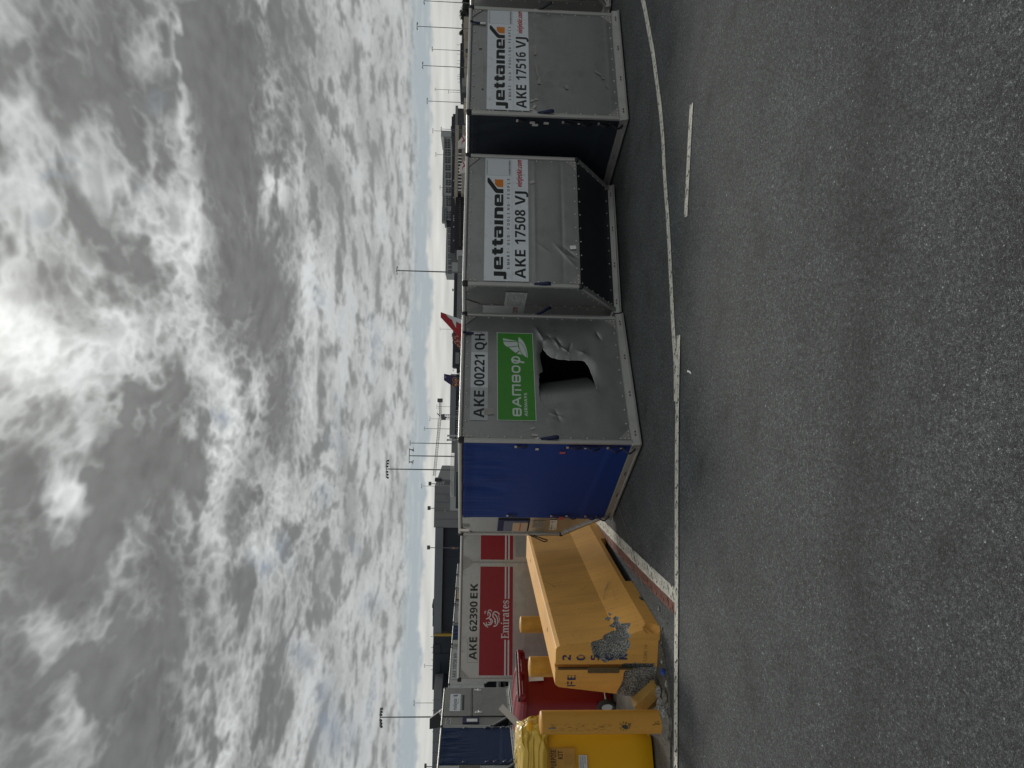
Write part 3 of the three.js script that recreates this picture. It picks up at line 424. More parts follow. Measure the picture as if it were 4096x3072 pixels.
const greenLabel = canvasTex(1018, 351, (g, w, h) => {
  g.fillStyle = '#c9cecb'; g.fillRect(0, 0, w, h); g.fillStyle = '#39832a'; g.fillRect(5, 5, w - 10, h - 10); grime(g, w, h, 60, 9, '20,50,20');
  g.strokeStyle = g.fillStyle = '#bfc8c4'; g.lineWidth = 17; g.lineJoin = g.lineCap = 'round';
  const path = (f) => { g.beginPath(); f(); g.stroke(); }, T = 146, B = 212;
  for (const x of [56, 430]) path(() => { g.roundRect(x, T, 72, B - T, 14); g.moveTo(x, (T + B) / 2); g.lineTo(x + 66, (T + B) / 2); });
  path(() => { g.moveTo(158, B); g.lineTo(196, T); g.lineTo(210, T); g.lineTo(248, B); g.moveTo(180, 190); g.lineTo(226, 190); });
  path(() => { g.moveTo(282, B); g.lineTo(282, T); g.lineTo(390, T); g.lineTo(390, B); g.moveTo(336, 170); g.lineTo(336, B + 4); });
  path(() => { g.roundRect(540, T, 72, B - T, 26); }); path(() => { g.roundRect(648, T, 74, B - T, 28); });
  g.save(); g.lineWidth = 20; g.lineCap = 'butt'; path(() => { g.moveTo(690, T - 12); g.lineTo(655, B + 46); }); g.restore();
  capFit(g, 'AIRWAYS', 48, 305, 247, 274, BOLD, '#bfc8c4');
  const leaf = (pts) => { g.beginPath(); g.moveTo(...pts[0]); for (let i = 1; i < pts.length; i++) pts[i].length > 2 ? g.quadraticCurveTo(...pts[i]) : g.lineTo(...pts[i]); g.closePath(); g.fill(); };
  g.fillStyle = '#bfc8c6';
  leaf([[709, 295], [742, 214, 900, 205], [968, 212], [905, 292, 709, 295]]);
  leaf([[745, 245], [790, 208, 868, 200], [868, 194], [800, 80, 905, 62], [912, 62], [912, 200, 745, 245]].map((q) => q));
  leaf([[920, 60], [948, 60], [918, 186], [912, 186]]); leaf([[902, 64], [906, 200], [858, 202], [846, 110]]); leaf([[836, 112], [850, 204], [800, 212], [766, 182]]); leaf([[758, 190], [790, 216], [752, 238]]);
  g.strokeStyle = '#2f6a24'; g.lineWidth = 4; path(() => { g.moveTo(716, 286); g.quadraticCurveTo(880, 272, 905, 212); }); path(() => { g.moveTo(712, 292); g.quadraticCurveTo(750, 212, 912, 206); }); for (const [a, b, c, d] of [[908, 64, 910, 190], [842, 108, 856, 204], [770, 182, 798, 212]]) path(() => { g.moveTo(a, b); g.lineTo(c, d); });
});
const stripLabel = canvasTex(1030, 160, (g, w, h) => { g.fillStyle = '#a7abae'; g.fillRect(0, 0, w, h); g.fillStyle = '#c2c7cb'; g.fillRect(360, 0, 413, h); grime(g, w, h, 60, 12); capFit(g, 'AKE', 28, 326, 33, 128, BOLD); capFit(g, '00221', 378, 742, 33, 128, BOLD); capFit(g, 'QH', 800, 1000, 33, 128, BOLD); });
const redLabel = canvasTex(1871, 462, (g, w, h) => {                        // from the left edge of the panel to the far edge of its wing
  g.fillStyle = '#8d0f1c'; g.fillRect(0, 0, w, h); grime(g, w, h, 50, 21, '40,0,5'); g.fillStyle = '#c4c3bf'; g.fillRect(0, 0, w, 4); g.fillRect(0, h - 4, w, 4); g.fillRect(0, 0, 4, h);
  g.fillStyle = '#c3c1c0'; for (const y of [344, 388]) { g.fillRect(0, y, 455, 22); g.fillRect(985, y, w - 985, 22); }
  capFit(g, 'Emirates', 470, 968, 300, 405, 'bold # serif', '#c9c6c4');
  g.strokeStyle = '#c9c6c4'; g.lineCap = 'round'; g.lineJoin = 'round';
  const st = (lw, ...p) => { g.lineWidth = lw; g.beginPath(); g.moveTo(p[0], p[1]); for (let i = 2; i < p.length; i += 4) g.quadraticCurveTo(p[i], p[i + 1], p[i + 2], p[i + 3]); g.stroke(); };
  const X = 620, Y = 58, K = 1; const s2 = (lw, ...p) => st(lw, ...p.map((v, i) => (i % 2 ? Y : X) + v * K));
  s2(15, 30, 55, 20, 100, 60, 118, 110, 122, 105, 80); s2(12, 60, 70, 30, 110, 95, 92); s2(14, 10, 35, 40, 10, 52, 2); s2(15, 105, 40, 118, 90, 160, 92, 185, 90, 190, 62); s2(15, 10, 140, 10, 190, 70, 195, 130, 195, 165, 150); s2(13, 40, 160, 90, 178, 130, 130); s2(15, 125, 130, 165, 120, 190, 140, 215, 170, 165, 215); s2(11, 150, 60, 190, 48, 215, 70, 235, 92, 200, 110); s2(12, 175, 20, 195, 10, 205, 30); s2(10, -5, 60, 20, 30, 60, 40); s2(9, 60, 210, 100, 225, 150, 200);
  g.fillStyle = '#c9c6c4'; for (const [x, y] of [[70, 150], [95, 152]]) { g.save(); g.translate(X + x, Y + y); g.rotate(.78); g.fillRect(-8, -8, 16, 16); g.restore(); }
});

// ---------------------------------------------------------------- the row of containers on the stand
const spot = (x, z, a) => ({ pos: V(x, 0, z), turn: a });
const turned = (x, z, a) => { const s = [Math.cos(a), -Math.sin(a)], b = [-Math.sin(a), -Math.cos(a)]; return { pos: V(x + D * s[0] + BW * b[0], 0, z + D * s[1] + BW * b[1]), turn: a + Math.PI }; };
const ROW = 'aluminium freight containers standing in the row on the asphalt';
const ridge = (u, v, ax, ay, bx, by, wdt, hgt) => { const dx = bx - ax, dy = by - ay, t = clamp(((u - ax) * dx + (v - ay) * dy) / (dx * dx + dy * dy), 0, 1), q = Math.hypot(u - ax - t * dx, v - ay - t * dy); return hgt * Math.exp(-q / (wdt * .9)) * (1 - 1.2 * Math.abs(t - .5)); };

// the torn one: the straight wall is ripped open and the loose flap is pushed in
const tear = [[.458, .889], [.531, .9], [.647, .896], [.772, .892], [.79, .882], [.805, .857], [.859, .859], [.916, .864], [.966, .873], [1.003, .873], [1.036, .868], [1.058, .853], [1.107, .843], [1.15, .838], [1.12, .836], [1.067, .830], [1.027, .806], [.988, .767], [.964, .687], [.953, .589], [.959, .507], [.949, .45], [.903, .418], [.821, .396], [.73, .375], [.633, .355], [.548, .334]];
const tearRagged = (() => { const r = rng(63), out = []; tear.forEach(([a, b], i) => { const [p, q] = tear[(i + 1) % tear.length], L = Math.hypot(p - a, q - b), n = i === tear.length - 1 ? 1 : Math.max(1, Math.round(L / .022)); for (let k = 0; k < n; k++) { const j = k ? (r() - .5) * .009 : 0; out.push([lerp(a, p, k / n) - (q - b) / L * j, lerp(b, q, k / n) + (p - a) / L * j]); } }); return out; })();
function tornWall(root, P) {
  const u0 = INS, u1 = D - INS, v0 = T0, v1 = TOP - .02, nx = 250, ny = 260;
  const inside = (x, y) => { let c = false; for (let i = 0, j = tearRagged.length - 1; i < tearRagged.length; j = i++) { const [a, b] = tearRagged[i], [p, q] = tearRagged[j]; if ((b > y) !== (q > y) && x < (p - a) * (y - b) / (q - b) + a) c = !c; } return c; };
  const near = (x, y) => { let best = [9, 0, 0]; for (let i = 0; i < tearRagged.length; i++) { const [a, b] = tearRagged[i], [p, q] = tearRagged[(i + 1) % tearRagged.length], dx = p - a, dy = q - b, t = clamp(((x - a) * dx + (y - b) * dy) / (dx * dx + dy * dy), 0, 1), X = a + t * dx, Y = b + t * dy, d = Math.hypot(x - X, y - Y); if (d < best[0]) best = [d, X, Y, i]; } return best; };
  const bend = (u, v, d) => {
    let n = ridge(u, v, 1.334, .9, 1.2, .838, .022, .016) + ridge(u, v, 1.2, .835, 1.30, .72, .02, .014) - ridge(u, v, 1.26, .80, 1.22, .76, .05, .014) + ridge(u, v, 1.2, .73, 1.1, .685, .016, .013) - ridge(u, v, 1.22, .70, 1.12, .655, .02, .010) + ridge(u, v, 1.105, .66, 1.04, .59, .012, .008) + ridge(u, v, 1.146, .565, 1.04, .60, .011, -.010) + ridge(u, v, 1.30, .30, 1.22, .27, .014, -.010) + ridge(u, v, .30, .70, .33, .80, .012, .008) - ridge(u, v, .26, .72, .37, .76, .03, .007) + ridge(u, v, 1.06, .5, 1.02, .42, .03, .008);
    n += (fbm(u * 3.5, v * 3.5 + 9, 2) - .5) * .007 * sstep(.93 - v, 0, .2) * sstep(u, INS, .3) * sstep(D - u, .05, .3);
    if (d < .09) n -= .012 * Math.pow(1 - d / .09, 2) * sstep(u, .62, .92) * sstep(.95 - v, .03, .1); return n;
  };
  const pos = [], uv = [], idx = [], done = new Map();
  const vert = (i, j) => { const k = j * (nx + 1) + i; if (done.has(k)) return done.get(k); let u = lerp(u0, u1, i / nx), v = lerp(v0, v1, j / ny), [d, X, Y] = near(u, v); if (d < .0052) { u = X; v = Y; } pos.push(u, v, bend(u, v, d)); uv.push(u, v); const n = pos.length / 3 - 1; done.set(k, n); return n; };
  for (let j = 0; j < ny; j++) for (let i = 0; i < nx; i++) { if (inside(lerp(u0, u1, (i + .5) / nx), lerp(v0, v1, (j + .5) / ny))) continue; const a = vert(i, j), b = vert(i + 1, j), c = vert(i, j + 1), d = vert(i + 1, j + 1); idx.push(a, b, d, a, d, c); }
  const g = new THREE.BufferGeometry(); g.setAttribute('position', new THREE.Float32BufferAttribute(pos, 3)); g.setAttribute('uv', new THREE.Float32BufferAttribute(uv, 2)); g.setIndex(idx); g.computeVertexNormals();
  mesh('torn_panel', on('straight', g), P, root).userData.label = 'straight wall ripped open with a dark hole';
  // the flap: hinged along its left side, curling into the container
  const hi = (u) => { const T = tear.slice(0, 13); for (let i = 0; i < T.length - 1; i++) if (u >= T[i][0] && u <= T[i + 1][0]) return lerp(T[i][1], T[i + 1][1], (u - T[i][0]) / (T[i + 1][0] - T[i][0] || 1)); return .87; };
  const lo = (u) => lerp(.334, .40, clamp((u - .548) / .30, 0, 1));
  const flap = sheet(.6, .5, 80, 50, (a, b) => { const hinge = lerp(.545, .458, b), q = -.03 + a * .62, u = hinge + q, k = Math.max(0, q), y = lerp(lo(Math.min(u, .95)) + .003, hi(clamp(u, .46, 1.1)) - .004, b); return [u, y - .03 * k, .0008 + bend(hinge, y, 1) * (1 - Math.min(1, k * 4)) - 1.65 * k * k]; });
  mesh('torn_flap', on('straight', flap), P, root);
  const lip = new THREE.CatmullRomCurve3(tearRagged.slice(tearRagged.findIndex((q) => q[0] === tear[13][0] && q[1] === tear[13][1]), -1).map(([u, v]) => V(u, v, -.010)), false, 'catmullrom', .1); mesh('torn_edge', on('straight', new THREE.TubeGeometry(lip, 160, .0024, 5)), M.steel, root);
}
container({
  label: 'aluminium container with a torn-open side wall, green sticker and bright blue curtain', ...spot(-.5065, -6.1574, .6243), group: ROW, curtain: M.blue, seed: 3, panel: M.panel, wingPanel: M.panelPale,
  straightSkin: tornWall,
  extra(root) {
    sticker(root, 'straight', .759, 1.451, 1.03, .16, printed(stripLabel), 'number_strip'); sticker(root, 'straight', .757, 1.110, 1.018, .351, printed(greenLabel), 'airline_sticker');
    handle(root, 'straight', .052, .915, .004, M.web); handle(root, 'straight', D - .035, .9, .05, M.web, .05, .16); handle(root, 'front', -OW + .01, .865, -.04, M.webBlack, .05, .22);
    const c = mesh('roof_strap', on('straight', strapGeo([V(1.245, 1.615, .026), V(1.245, 1.56, .012), V(1.245, 1.51, .012)], V(.026, 0, 0))), M.web, root); mesh('hook', on('straight', rbox(.026, .07, .008, 1.245, 1.475, .014, .006)), M.steel, c);
    for (const [u, v, w, h, t] of [[.10, .955, .05, .024, 1.5], [.07, .77, .035, .028, .05], [.17, .97, .015, .045, .4], [.34, 1.36, .07, .09, .1]]) sticker(root, 'straight', u, v, w, h, w === .07 ? M.gusset : M.tape, 'tape', .0065, t);
    // document pocket, forms and tags on the wing beside the curtain
    const pk = mesh('document_pocket', on('front', rbox(.29, .34, .014, -1.765, 1.04, .012, .006)), M.web, root); mesh('pocket_window', on('front', rbox(.25, .25, .006, -1.77, 1.02, .021, .003)), M.clear, pk); mesh('form', on('front', rbox(.21, .16, .003, -1.78, .97, .0255, .001)), M.tan, pk); mesh('form_stripe', on('front', rbox(.2, .014, .002, -1.78, .97, .028, .0005).rotateZ(0)), M.redTag, pk);
    sticker(root, 'front', -1.75, .772, .18, .13, printed(smallPrint(128, 96, 5, '#8f8574', '#2c2c30'), .8), 'print_block'); sticker(root, 'front', -1.765, .61, .25, .075, printed(canvasTex(256, 80, (g) => { g.fillStyle = '#cfc8bc'; g.fillRect(0, 0, 256, 80); g.fillStyle = '#1d1d20'; g.font = 'bold 30px sans-serif'; g.fillText('MPM 70', 12, 34); g.fillText('1', 150, 34); g.fillText('JOL', 190, 34); g.font = '22px sans-serif'; g.fillText('1374', 14, 66); }), .8), 'paper_label', .006, .06);
    mesh('bag_tag', on('front', rbox(.06, .12, .003, -1.86, 1.57, .03, .001).rotateZ(0)), M.paper, root); mesh('red_tag', on('front', rbox(.06, .05, .004, -1.50, .56, .05, .002)), M.redTag, root); mesh('red_tag', on('front', rbox(.03, .05, .004, -.17, .70, .04, .002)), M.redTag, root); mesh('tape', on('front', rbox(.035, .03, .002, -.13, .93, .03, .001)), M.tape, root);
  },
});
container({
  label: 'aluminium container with its sloping underside facing out and a white pool label, curtain hidden', ...turned(.7517, -7.1321, .3469), group: ROW, curtain: M.navy, seed: 9, panel: M.panel,
  dents: { overhang: (u, v) => ridge(u, v, .05, .935, 1.45, .934, .012, .003) + ridge(u, v, .08, .665, 1.45, .664, .010, -.003) + ridge(u, v, .512, .93, .40, .79, .012, .003) + ridge(u, v, .5, .745, .28, .56, .012, .006) - ridge(u, v, .47, .66, .36, .53, .018, .007) + ridge(u, v, .40, .66, .33, .52, .009, .005) + (fbm(u * 3, v * 3, 2) - .5) * .005 * sstep(1 - v, 0, .2) },
  extra(root) {
    sticker(root, 'overhang', .771, 1.212, 1.395, .43, printed(poolLabel('17508', 31)), 'pool_label', .007);
    handle(root, 'overhang', .045, .96, -.004, M.web);
    sticker(root, 'overhang', 1.20, .955, .03, .05, M.tape, 'tape', .008, .5); sticker(root, 'overhang', .46, .565, .04, .06, M.paper, 'paper_tag', .014, .1);
    sticker(root, 'back', OW - .15 - .445 + .3, 1.105, .30, .21, printed(smallPrint(256, 180, 6, '#a9aba8', '#6e7275'), .8), 'paper_form', .006, -.02);
    sticker(root, 'back', BW - .6, 1.212, 1.2, .42, printed(canvasTex(256, 90, (g) => { g.fillStyle = '#b9bdc0'; g.fillRect(0, 0, 256, 90); capFit(g, '.com', 215, 252, 62, 76, 'italic bold # sans-serif', '#8a2030'); })), 'pool_label', .006);
  },
});
container({
  label: 'aluminium container with white pool label on its flat wall and dark navy curtain', ...spot(2.6569, -6.9825, .4084), group: ROW, curtain: M.navy, strapMat: M.webBlack, seed: 14, panel: M.panel,
  dents: { straight: (u, v) => ridge(u, v, .05, .172, 1.48, .165, .006, .004) + (fbm(u * 2, v * 2 + 4, 2) - .5) * .005 },
  extra(root) {
    sticker(root, 'straight', .78, 1.216, 1.395, .43, printed(poolLabel('17516', 47)), 'pool_label', .007);
    handle(root, 'straight', .052, .93, .004, M.web); handle(root, 'straight', D - .035, .90, .05, M.webBlack, .05, .16);
    const c = mesh('roof_strap', on('straight', strapGeo([V(1.27, 1.615, .026), V(1.27, 1.56, .012), V(1.265, 1.51, .012)], V(.026, 0, 0))), M.web, root); mesh('hook', on('straight', rbox(.026, .06, .008, 1.262, 1.48, .014, .006)), M.steel, c);
    for (const [u, v, w, h, t] of [[.05, 1.40, .022, .07, 1.57], [.07, .96, .03, .055, 0.2], [.10, .97, .022, .05, -.4], [.14, .955, .024, .05, 1.1], [.10, .80, .03, .04, .3], [.06, .68, .024, .03, 0], [.22, .975, .02, .04, .5], [.24, .935, .02, .03, 0]]) sticker(root, 'straight', u, v, w, h, M.tape, 'tape', .008, t);
    for (const [u, v, w, h, t] of [[-.10, .97, .03, .05, .3], [-.13, .94, .03, .06, -.3], [-.10, .83, .03, .05, .5]]) mesh('tape', on('front', rbox(w, h, .002, u, v, .045, .001)), M.tape, root);
    for (const [u, v, w, h, t] of [[.60, 1.48, .5, .022, .03], [.98, 1.51, .16, .03, .12], [.92, .93, .14, .02, 0], [.62, .92, .2, .018, .1], [.5, .9, .1, .03, 0], [.42, .62, .05, .03, .4], [.62, .27, .12, .02, .9], [.58, .24, .05, .03, .3], [.45, .2, .05, .012, .6]]) sticker(root, 'straight', u, v, w, h, M.gusset, 'scuff_mark', .0095, t);
  },
});
container({
  label: 'aluminium container partly hidden behind the end of the row, only its label edge showing', ...turned(4.35, -8.05, .36), group: ROW, panel: M.panel, curtain: M.navy, seed: 21,
  extra(root) { sticker(root, 'overhang', .771, 1.212, 1.395, .43, printed(poolLabel('17530', 52)), 'pool_label', .007); },
});
// the container with the red band behind the barrier
{
  const a = .272, n = V(Math.sin(a), 0, Math.cos(a)), O = V(-3.998, 0, -9.48).addScaledVector(n, -(D - INS));
  container({
    label: 'pale aluminium container with a broad red sticker band behind the yellow barrier', pos: O, turn: a - Math.PI / 2, panel: M.panelPale, backPanel: M.panelPale, curtain: M.steelBlue, seed: 5, railMat: M.rail,
    extra(root) {
      const red = printed(redLabel, .4), part = (u0, u1, name) => { const g = new THREE.PlaneGeometry(u1 - u0, .462), uv = g.attributes.uv; for (let i = 0; i < uv.count; i++) uv.setX(i, (lerp(u0, u1, uv.getX(i)) - .089) / 1.871); mesh(name, on('back', g.translate((u0 + u1) / 2, 1.117, .006)), red, root); };
      part(.089, 1.505, 'red_band'); part(1.60, 1.96, 'red_band');
      const ink = canvasTex(1100, 150, (g, w, h) => { g.fillStyle = '#000'; g.fillRect(0, 0, w, h); capFit(g, 'AKE', 40, 330, 28, 130, BOLD, '#fff'); capFit(g, '62390', 400, 790, 28, 130, BOLD, '#fff'); capFit(g, 'EK', 830, 1030, 28, 130, BOLD, '#fff'); g.strokeStyle = '#fff'; g.lineWidth = 2; g.strokeRect(6, 6, 300, h - 12); }); ink.colorSpace = THREE.NoColorSpace;
      sticker(root, 'back', .80, 1.432, 1.10, .15, new THREE.MeshStandardMaterial({ color: lin(.012, .013, .015), roughness: .5, alphaMap: ink, alphaTest: .5 }), 'number_strip', .0055);
      mesh('patch_plate', on('back', box(.32, .13, .003, 1.80, .79, .004)), M.gusset, root); mesh('patch_plate', on('back', box(.36, .08, .003, 1.80, .675, .004)), M.rail, root);
      mesh('panel_edge', on('back', box(.66, .003, .003, .72, .72, .003)), M.gusset, root);
    },
  });
}
// baggage dollies with containers, two rows going back
const dollyGroup = 'low dollies carrying the parked containers';
function dolly(x, z, label) {
  const d = thing('container_dolly', label, 'dolly', dollyGroup, V(x, 0, z));
  mesh('deck', [box(1.7, .08, 1.9, 0, .377, 0), box(.08, .09, 1.9, -.8, .33, 0), box(.08, .09, 1.9, .8, .33, 0)], M.base, d);
  for (const [a, b] of [[-.6, -.8], [.6, -.8], [-.6, .8], [.6, .8]]) { const w = mesh('wheel', new THREE.CylinderGeometry(.17, .17, .11, 20).rotateZ(Math.PI / 2).translate(a, .17, b), M.rubber, d); mesh('hub', new THREE.CylinderGeometry(.07, .07, .13, 12).rotateZ(Math.PI / 2).translate(a, .17, b), M.steel, w); }
  mesh('axle', [box(1.3, .06, .06, 0, .2, -.8), box(1.3, .06, .06, 0, .2, .8), box(.06, .16, .06, -.4, .27, .8), box(.06, .16, .06, .4, .27, .8), box(.06, .16, .06, -.4, .27, -.8), box(.06, .16, .06, .4, .27, -.8)], M.pole, d);
  mesh('drawbar', bar(V(0, .24, 1.0), V(0, .2, 1.55), .06, .06), M.pole, d);
}
const DOCK = 'containers on dollies behind the red bin';
function docked(label, x, zFar, opts) { dolly(x - D / 2, zFar + .80, opts.dolly); return container({ label, pos: V(x, 0, zFar), turn: Math.PI, lift: .418, group: opts.group ?? DOCK, far: true, ...opts }); }
function solidDoor(root) {
  mesh('door_panel', on('front', rbox(1.48, .62, .02, -.80, 1.27, .01, .006)), M.panelDull, root); const d = mesh('door_panel', on('front', rbox(1.48, .82, .026, -.80, .50, .012, .006)), M.panelDull, root);
  mesh('door_bar', on('front', rbox(1.5, .04, .03, -.80, .935, .012, .006)), M.bolt, root); for (const u of [-.2, -1.38]) mesh('latch', on('front', [rbox(.1, .16, .012, u, .78, .03, .004), rod(V(u - .05, .78, .05), V(u + .05, .78, .05), .008)]), M.steel, d);
}
docked('dented silver container with solid metal doors standing on a dolly behind the red bin', -7.6, -17.83, { panel: M.panelDull, frontSkin: solidDoor, dolly: 'low steel dolly under the silver container with solid doors', extra(root) {
  sticker(root, 'front', -.86, 1.33, .92, .25, printed(airlineTex), 'airline_label', .024); sticker(root, 'front', -1.78, 1.47, .34, .12, printed(idTag('3429', 160, 64, '#b8b8b2')), 'number_tag', .008);
  const pk = mesh('document_pocket', on('front', rbox(.3, .38, .02, -1.74, .96, .012, .006)), M.web, root); mesh('form', on('front', rbox(.14, .24, .004, -1.76, .93, .024, .002)), M.paper, pk); sticker(root, 'front', -.86, 1.14, .8, .05, M.greenDark, 'green_tape', .024);
} });
docked('container with a wrinkled navy curtain on a dolly behind the yellow cover', -7.6, -15.8, { panel: M.panelPale, curtain: M.steelBlue, wrinkle: 2.6, seed: 33, dolly: 'low steel dolly under the container with the wrinkled navy curtain', extra(root) {
  const pk = mesh('document_pocket', on('front', rbox(.34, .42, .02, -1.78, .99, .012, .006)), std(lin(.10, .085, .06), .5), root); mesh('form', on('front', rbox(.05, .12, .004, -1.76, .97, .024, .002)), M.tan, pk);
  sticker(root, 'front', -1.78, .70, .2, .14, printed(smallPrint(96, 64, 8, '#a9a9a4', '#33353a'), .8), 'print_block', .008); sticker(root, 'front', -1.82, 1.40, .07, .05, std(lin(.6, .65, .06), .7), 'yellow_tag', .008);
} });
{
  const G = 'far row of containers on dollies', z0 = [-25.4, -27.75, -30.1, -32.45, -34.8, -37.15], X = -9.4;
  const mats = [M.panelPale, M.panelPale, M.panel, M.panelDull, M.panelPale, M.panelDull], curt = [null, M.steelBlue, null, M.navy, null, null];
  const names = ['pale container numbered in the 10 thousands with an airline label, far row', 'pale container with a faded blue curtain in the far row', 'silver container with a small barcode label in the far row', 'tan-tinged dull container in the far row beyond the barcode one', 'pale container second from the far end of the row', 'dull container at the far end of the row'];
  names.forEach((label, i) => docked(label, X, z0[i], { group: G, stretch: i ? 0 : 1.55, panel: mats[i], curtain: curt[i], seed: 40 + i, dolly: 'low steel dolly in the far row of containers', extra(root) {
    if (i === 0) { sticker(root, 'front', -1.02, 1.465, 1.5, .17, printed(idTag('AKE 10758 MH', 900, 110, '#aeb1b1')), 'number_strip', .008); sticker(root, 'front', -1.2, 1.16, .9, .3, printed(airlineTex), 'airline_label', .008); }
    if (i === 2) sticker(root, 'front', -1.1, 1.36, .9, .2, printed(smallPrint(200, 64, 15, '#c2c2be', '#2c2e33')), 'barcode_label', .008);
    if (i === 3) mesh('cardboard_sheet', on('front', rbox(1.3, .7, .01, -.8, 1.2, .03, .003)), M.tan, root);
  } }));
}

// ---------------------------------------------------------------- yellow concrete barrier
function lump(seed, rx, ry, rz, rough = .25, detail = 3) {
  let g = mergeVertices(new THREE.IcosahedronGeometry(1, detail).deleteAttribute('normal').deleteAttribute('uv')); const p = g.attributes.position;
  for (let i = 0; i < p.count; i++) { const x = p.getX(i), y = p.getY(i), z = p.getZ(i), n = 1 + (fbm(x * 1.7 + seed, y * 1.7 + z * 1.3 + seed * 2, 4, .6) - .5) * 2 * rough; p.setXYZ(i, x * n * rx, y * n * ry, z * n * rz); }
  g.computeVertexNormals(); g.setAttribute('uv', new THREE.BufferAttribute(new Float32Array(p.count * 2), 2)); return g;
}
{
  const t = thing('concrete_barrier', 'yellow painted concrete road barrier with a chipped, stencilled end', 'barrier', null, V(-2.205, 0, -5.53), -.088);
  const L = 3.0, half = [[.315, 0], [.312, .10], [.225, .33], [.168, .79], [.15, .815], [.14, .82]], prof = [...half, ...half.slice().reverse().map(([x, y]) => [-x, y])];
  const ev = new Evaluator(); ev.useGroups = true;
  const B = (g, m, x = 0, y = 0, z = 0) => { g.clearGroups(); if (g.index === null) g = mergeVertices(g); const b = new Brush(g, m); b.position.set(x, y, z); b.updateMatrixWorld(); return b; };
  const bodyG = new THREE.ExtrudeGeometry(new THREE.Shape(prof.map((q) => new THREE.Vector2(...q))), { depth: L, bevelEnabled: false, steps: 1 }).translate(0, 0, -L); bodyG.clearGroups();
  let b = B(bodyG, M.yellow);
  const cutters = [
    [box(1, .12, 1.3), M.yellow, 0, 0, -1.66], [box(.036, .70, .10), M.yellow, .0, .62, 0], [box(.05, .25, .12), M.broken, .0, .16, 0],
    [new THREE.CylinderGeometry(.022, .022, .2, 20), M.dark, .02, .80, -.62], [new THREE.CylinderGeometry(.022, .022, .2, 20), M.dark, .02, .80, -2.4],
    [lump(3, .19, .19, .07, .5), M.broken, -.19, .13, .012], [lump(8, .10, .13, .10, .4), M.broken, -.34, .12, .01],
    [lump(5, .135, .155, .040, .55), M.broken, .17, .39, .005], [lump(12, .065, .12, .12, .5), M.broken, .255, .35, -.04], [lump(13, .04, .075, .085, .6), M.broken, .265, .285, -.16], [lump(14, .034, .05, .07, .6), M.broken, .252, .315, -.25], [lump(15, .030, .04, .06, .6), M.broken, .262, .295, -.33], [lump(16, .026, .035, .05, .6), M.broken, .243, .345, -.38], [lump(17, .022, .02, .06, .6), M.broken, .252, .31, -.46], [lump(18, .016, .012, .08, .5), M.broken, .262, .29, -.52],
    [lump(21, .085, .085, .10, .35), M.yellow, .345, .07, .005], [lump(23, .03, .02, .05, .5), M.broken, .315, .005, -.6],
  ];
  for (const [g, m, x, y, z] of cutters) { const r = ev.evaluate(b, B(g, m, x, y, z), SUBTRACTION); b = r; b.updateMatrixWorld(); }
  let bg = metreUV(b.geometry); const mats = [M.yellow, M.broken, M.dark], src = Array.isArray(b.material) ? b.material : [b.material], P = bg.attributes.position, lists = mats.map(() => []), groups = bg.groups.length ? bg.groups : [{ start: 0, count: P.count, materialIndex: 0 }];
  for (const q of groups) for (let i = q.start; i < q.start + q.count; i += 3) { let k = mats.indexOf(src[q.materialIndex]); lists[k < 0 ? 0 : k].push(i, i + 1, i + 2); }
  bg.clearGroups(); bg.setIndex(lists.flat()); let o0 = 0; lists.forEach((l, k) => { if (l.length) bg.addGroup(o0, l.length, k); o0 += l.length; });
  mesh('barrier_body', bg, mats, t);
  mesh('steel_channel', [rbox(.046, .25, .012, -.028, .44, .004, .004), rbox(.012, .6, .03, -.022, .5, -.012, .003)], std(lin(.42, .34, .18), .6, .3, { map: concreteColor }), t);
  const marks = (w, h, draw) => { const c = canvasTex(w, h, (g) => { g.fillStyle = '#000'; g.fillRect(0, 0, w, h); g.fillStyle = g.strokeStyle = '#fff'; draw(g); }); c.colorSpace = THREE.NoColorSpace; return c; };
  const stencil = (name, W, H, x, y, draw, mat = { color: lin(.015, .03, .10), roughness: .7 }, z = .003) => mesh(name, new THREE.PlaneGeometry(W, H).translate(x, y, z), new THREE.MeshStandardMaterial({ ...mat, alphaMap: marks(Math.round(W * 1000), Math.round(H * 1000), draw), alphaTest: .5 }), t);
  const gapCut = (g, ...r) => { g.fillStyle = '#000'; for (const q of r) g.fillRect(...q); g.fillStyle = '#fff'; };
  stencil('stencil_code', .09, .55, .085, .505, (g) => { g.font = 'bold 92px sans-serif'; ['2', '0', '5', 'C', 'K'].forEach((c, i) => g.fillText(c, 8, 78 + i * 112)); gapCut(g, [0, 44, 90, 9], [42, 112, 8, 80], [0, 268, 46, 8], [40, 336, 8, 90], [40, 448, 7, 90]); });
  stencil('stencil_code', .13, .11, -.105, .685, (g) => { g.font = 'bold 92px sans-serif'; g.fillText('FE', 2, 82); gapCut(g, [0, 44, 130, 0], [18, 0, 7, 110], [84, 0, 7, 110]); });
  stencil('faded_number', .24, .05, .15, .11, (g) => { g.font = '34px sans-serif'; g.fillText('1238L 14', 10, 36); }, { color: lin(.30, .20, .06), roughness: .9 });
  // cracks and scrapes on the long side that faces the road
  const slope = (y0, y1, x0, x1, z0, z1, draw, color) => { const g = sheet(1, 1, 1, 1, (u, v) => [lerp(x0, x1, v) + .0035, lerp(y0, y1, v), lerp(z1, z0, 1 - u)]); const uv = g.attributes.uv; mesh('crack_marks', g, new THREE.MeshStandardMaterial({ color, roughness: .9, alphaMap: marks(1400, 360, draw), alphaTest: .5, side: THREE.DoubleSide }), t); };
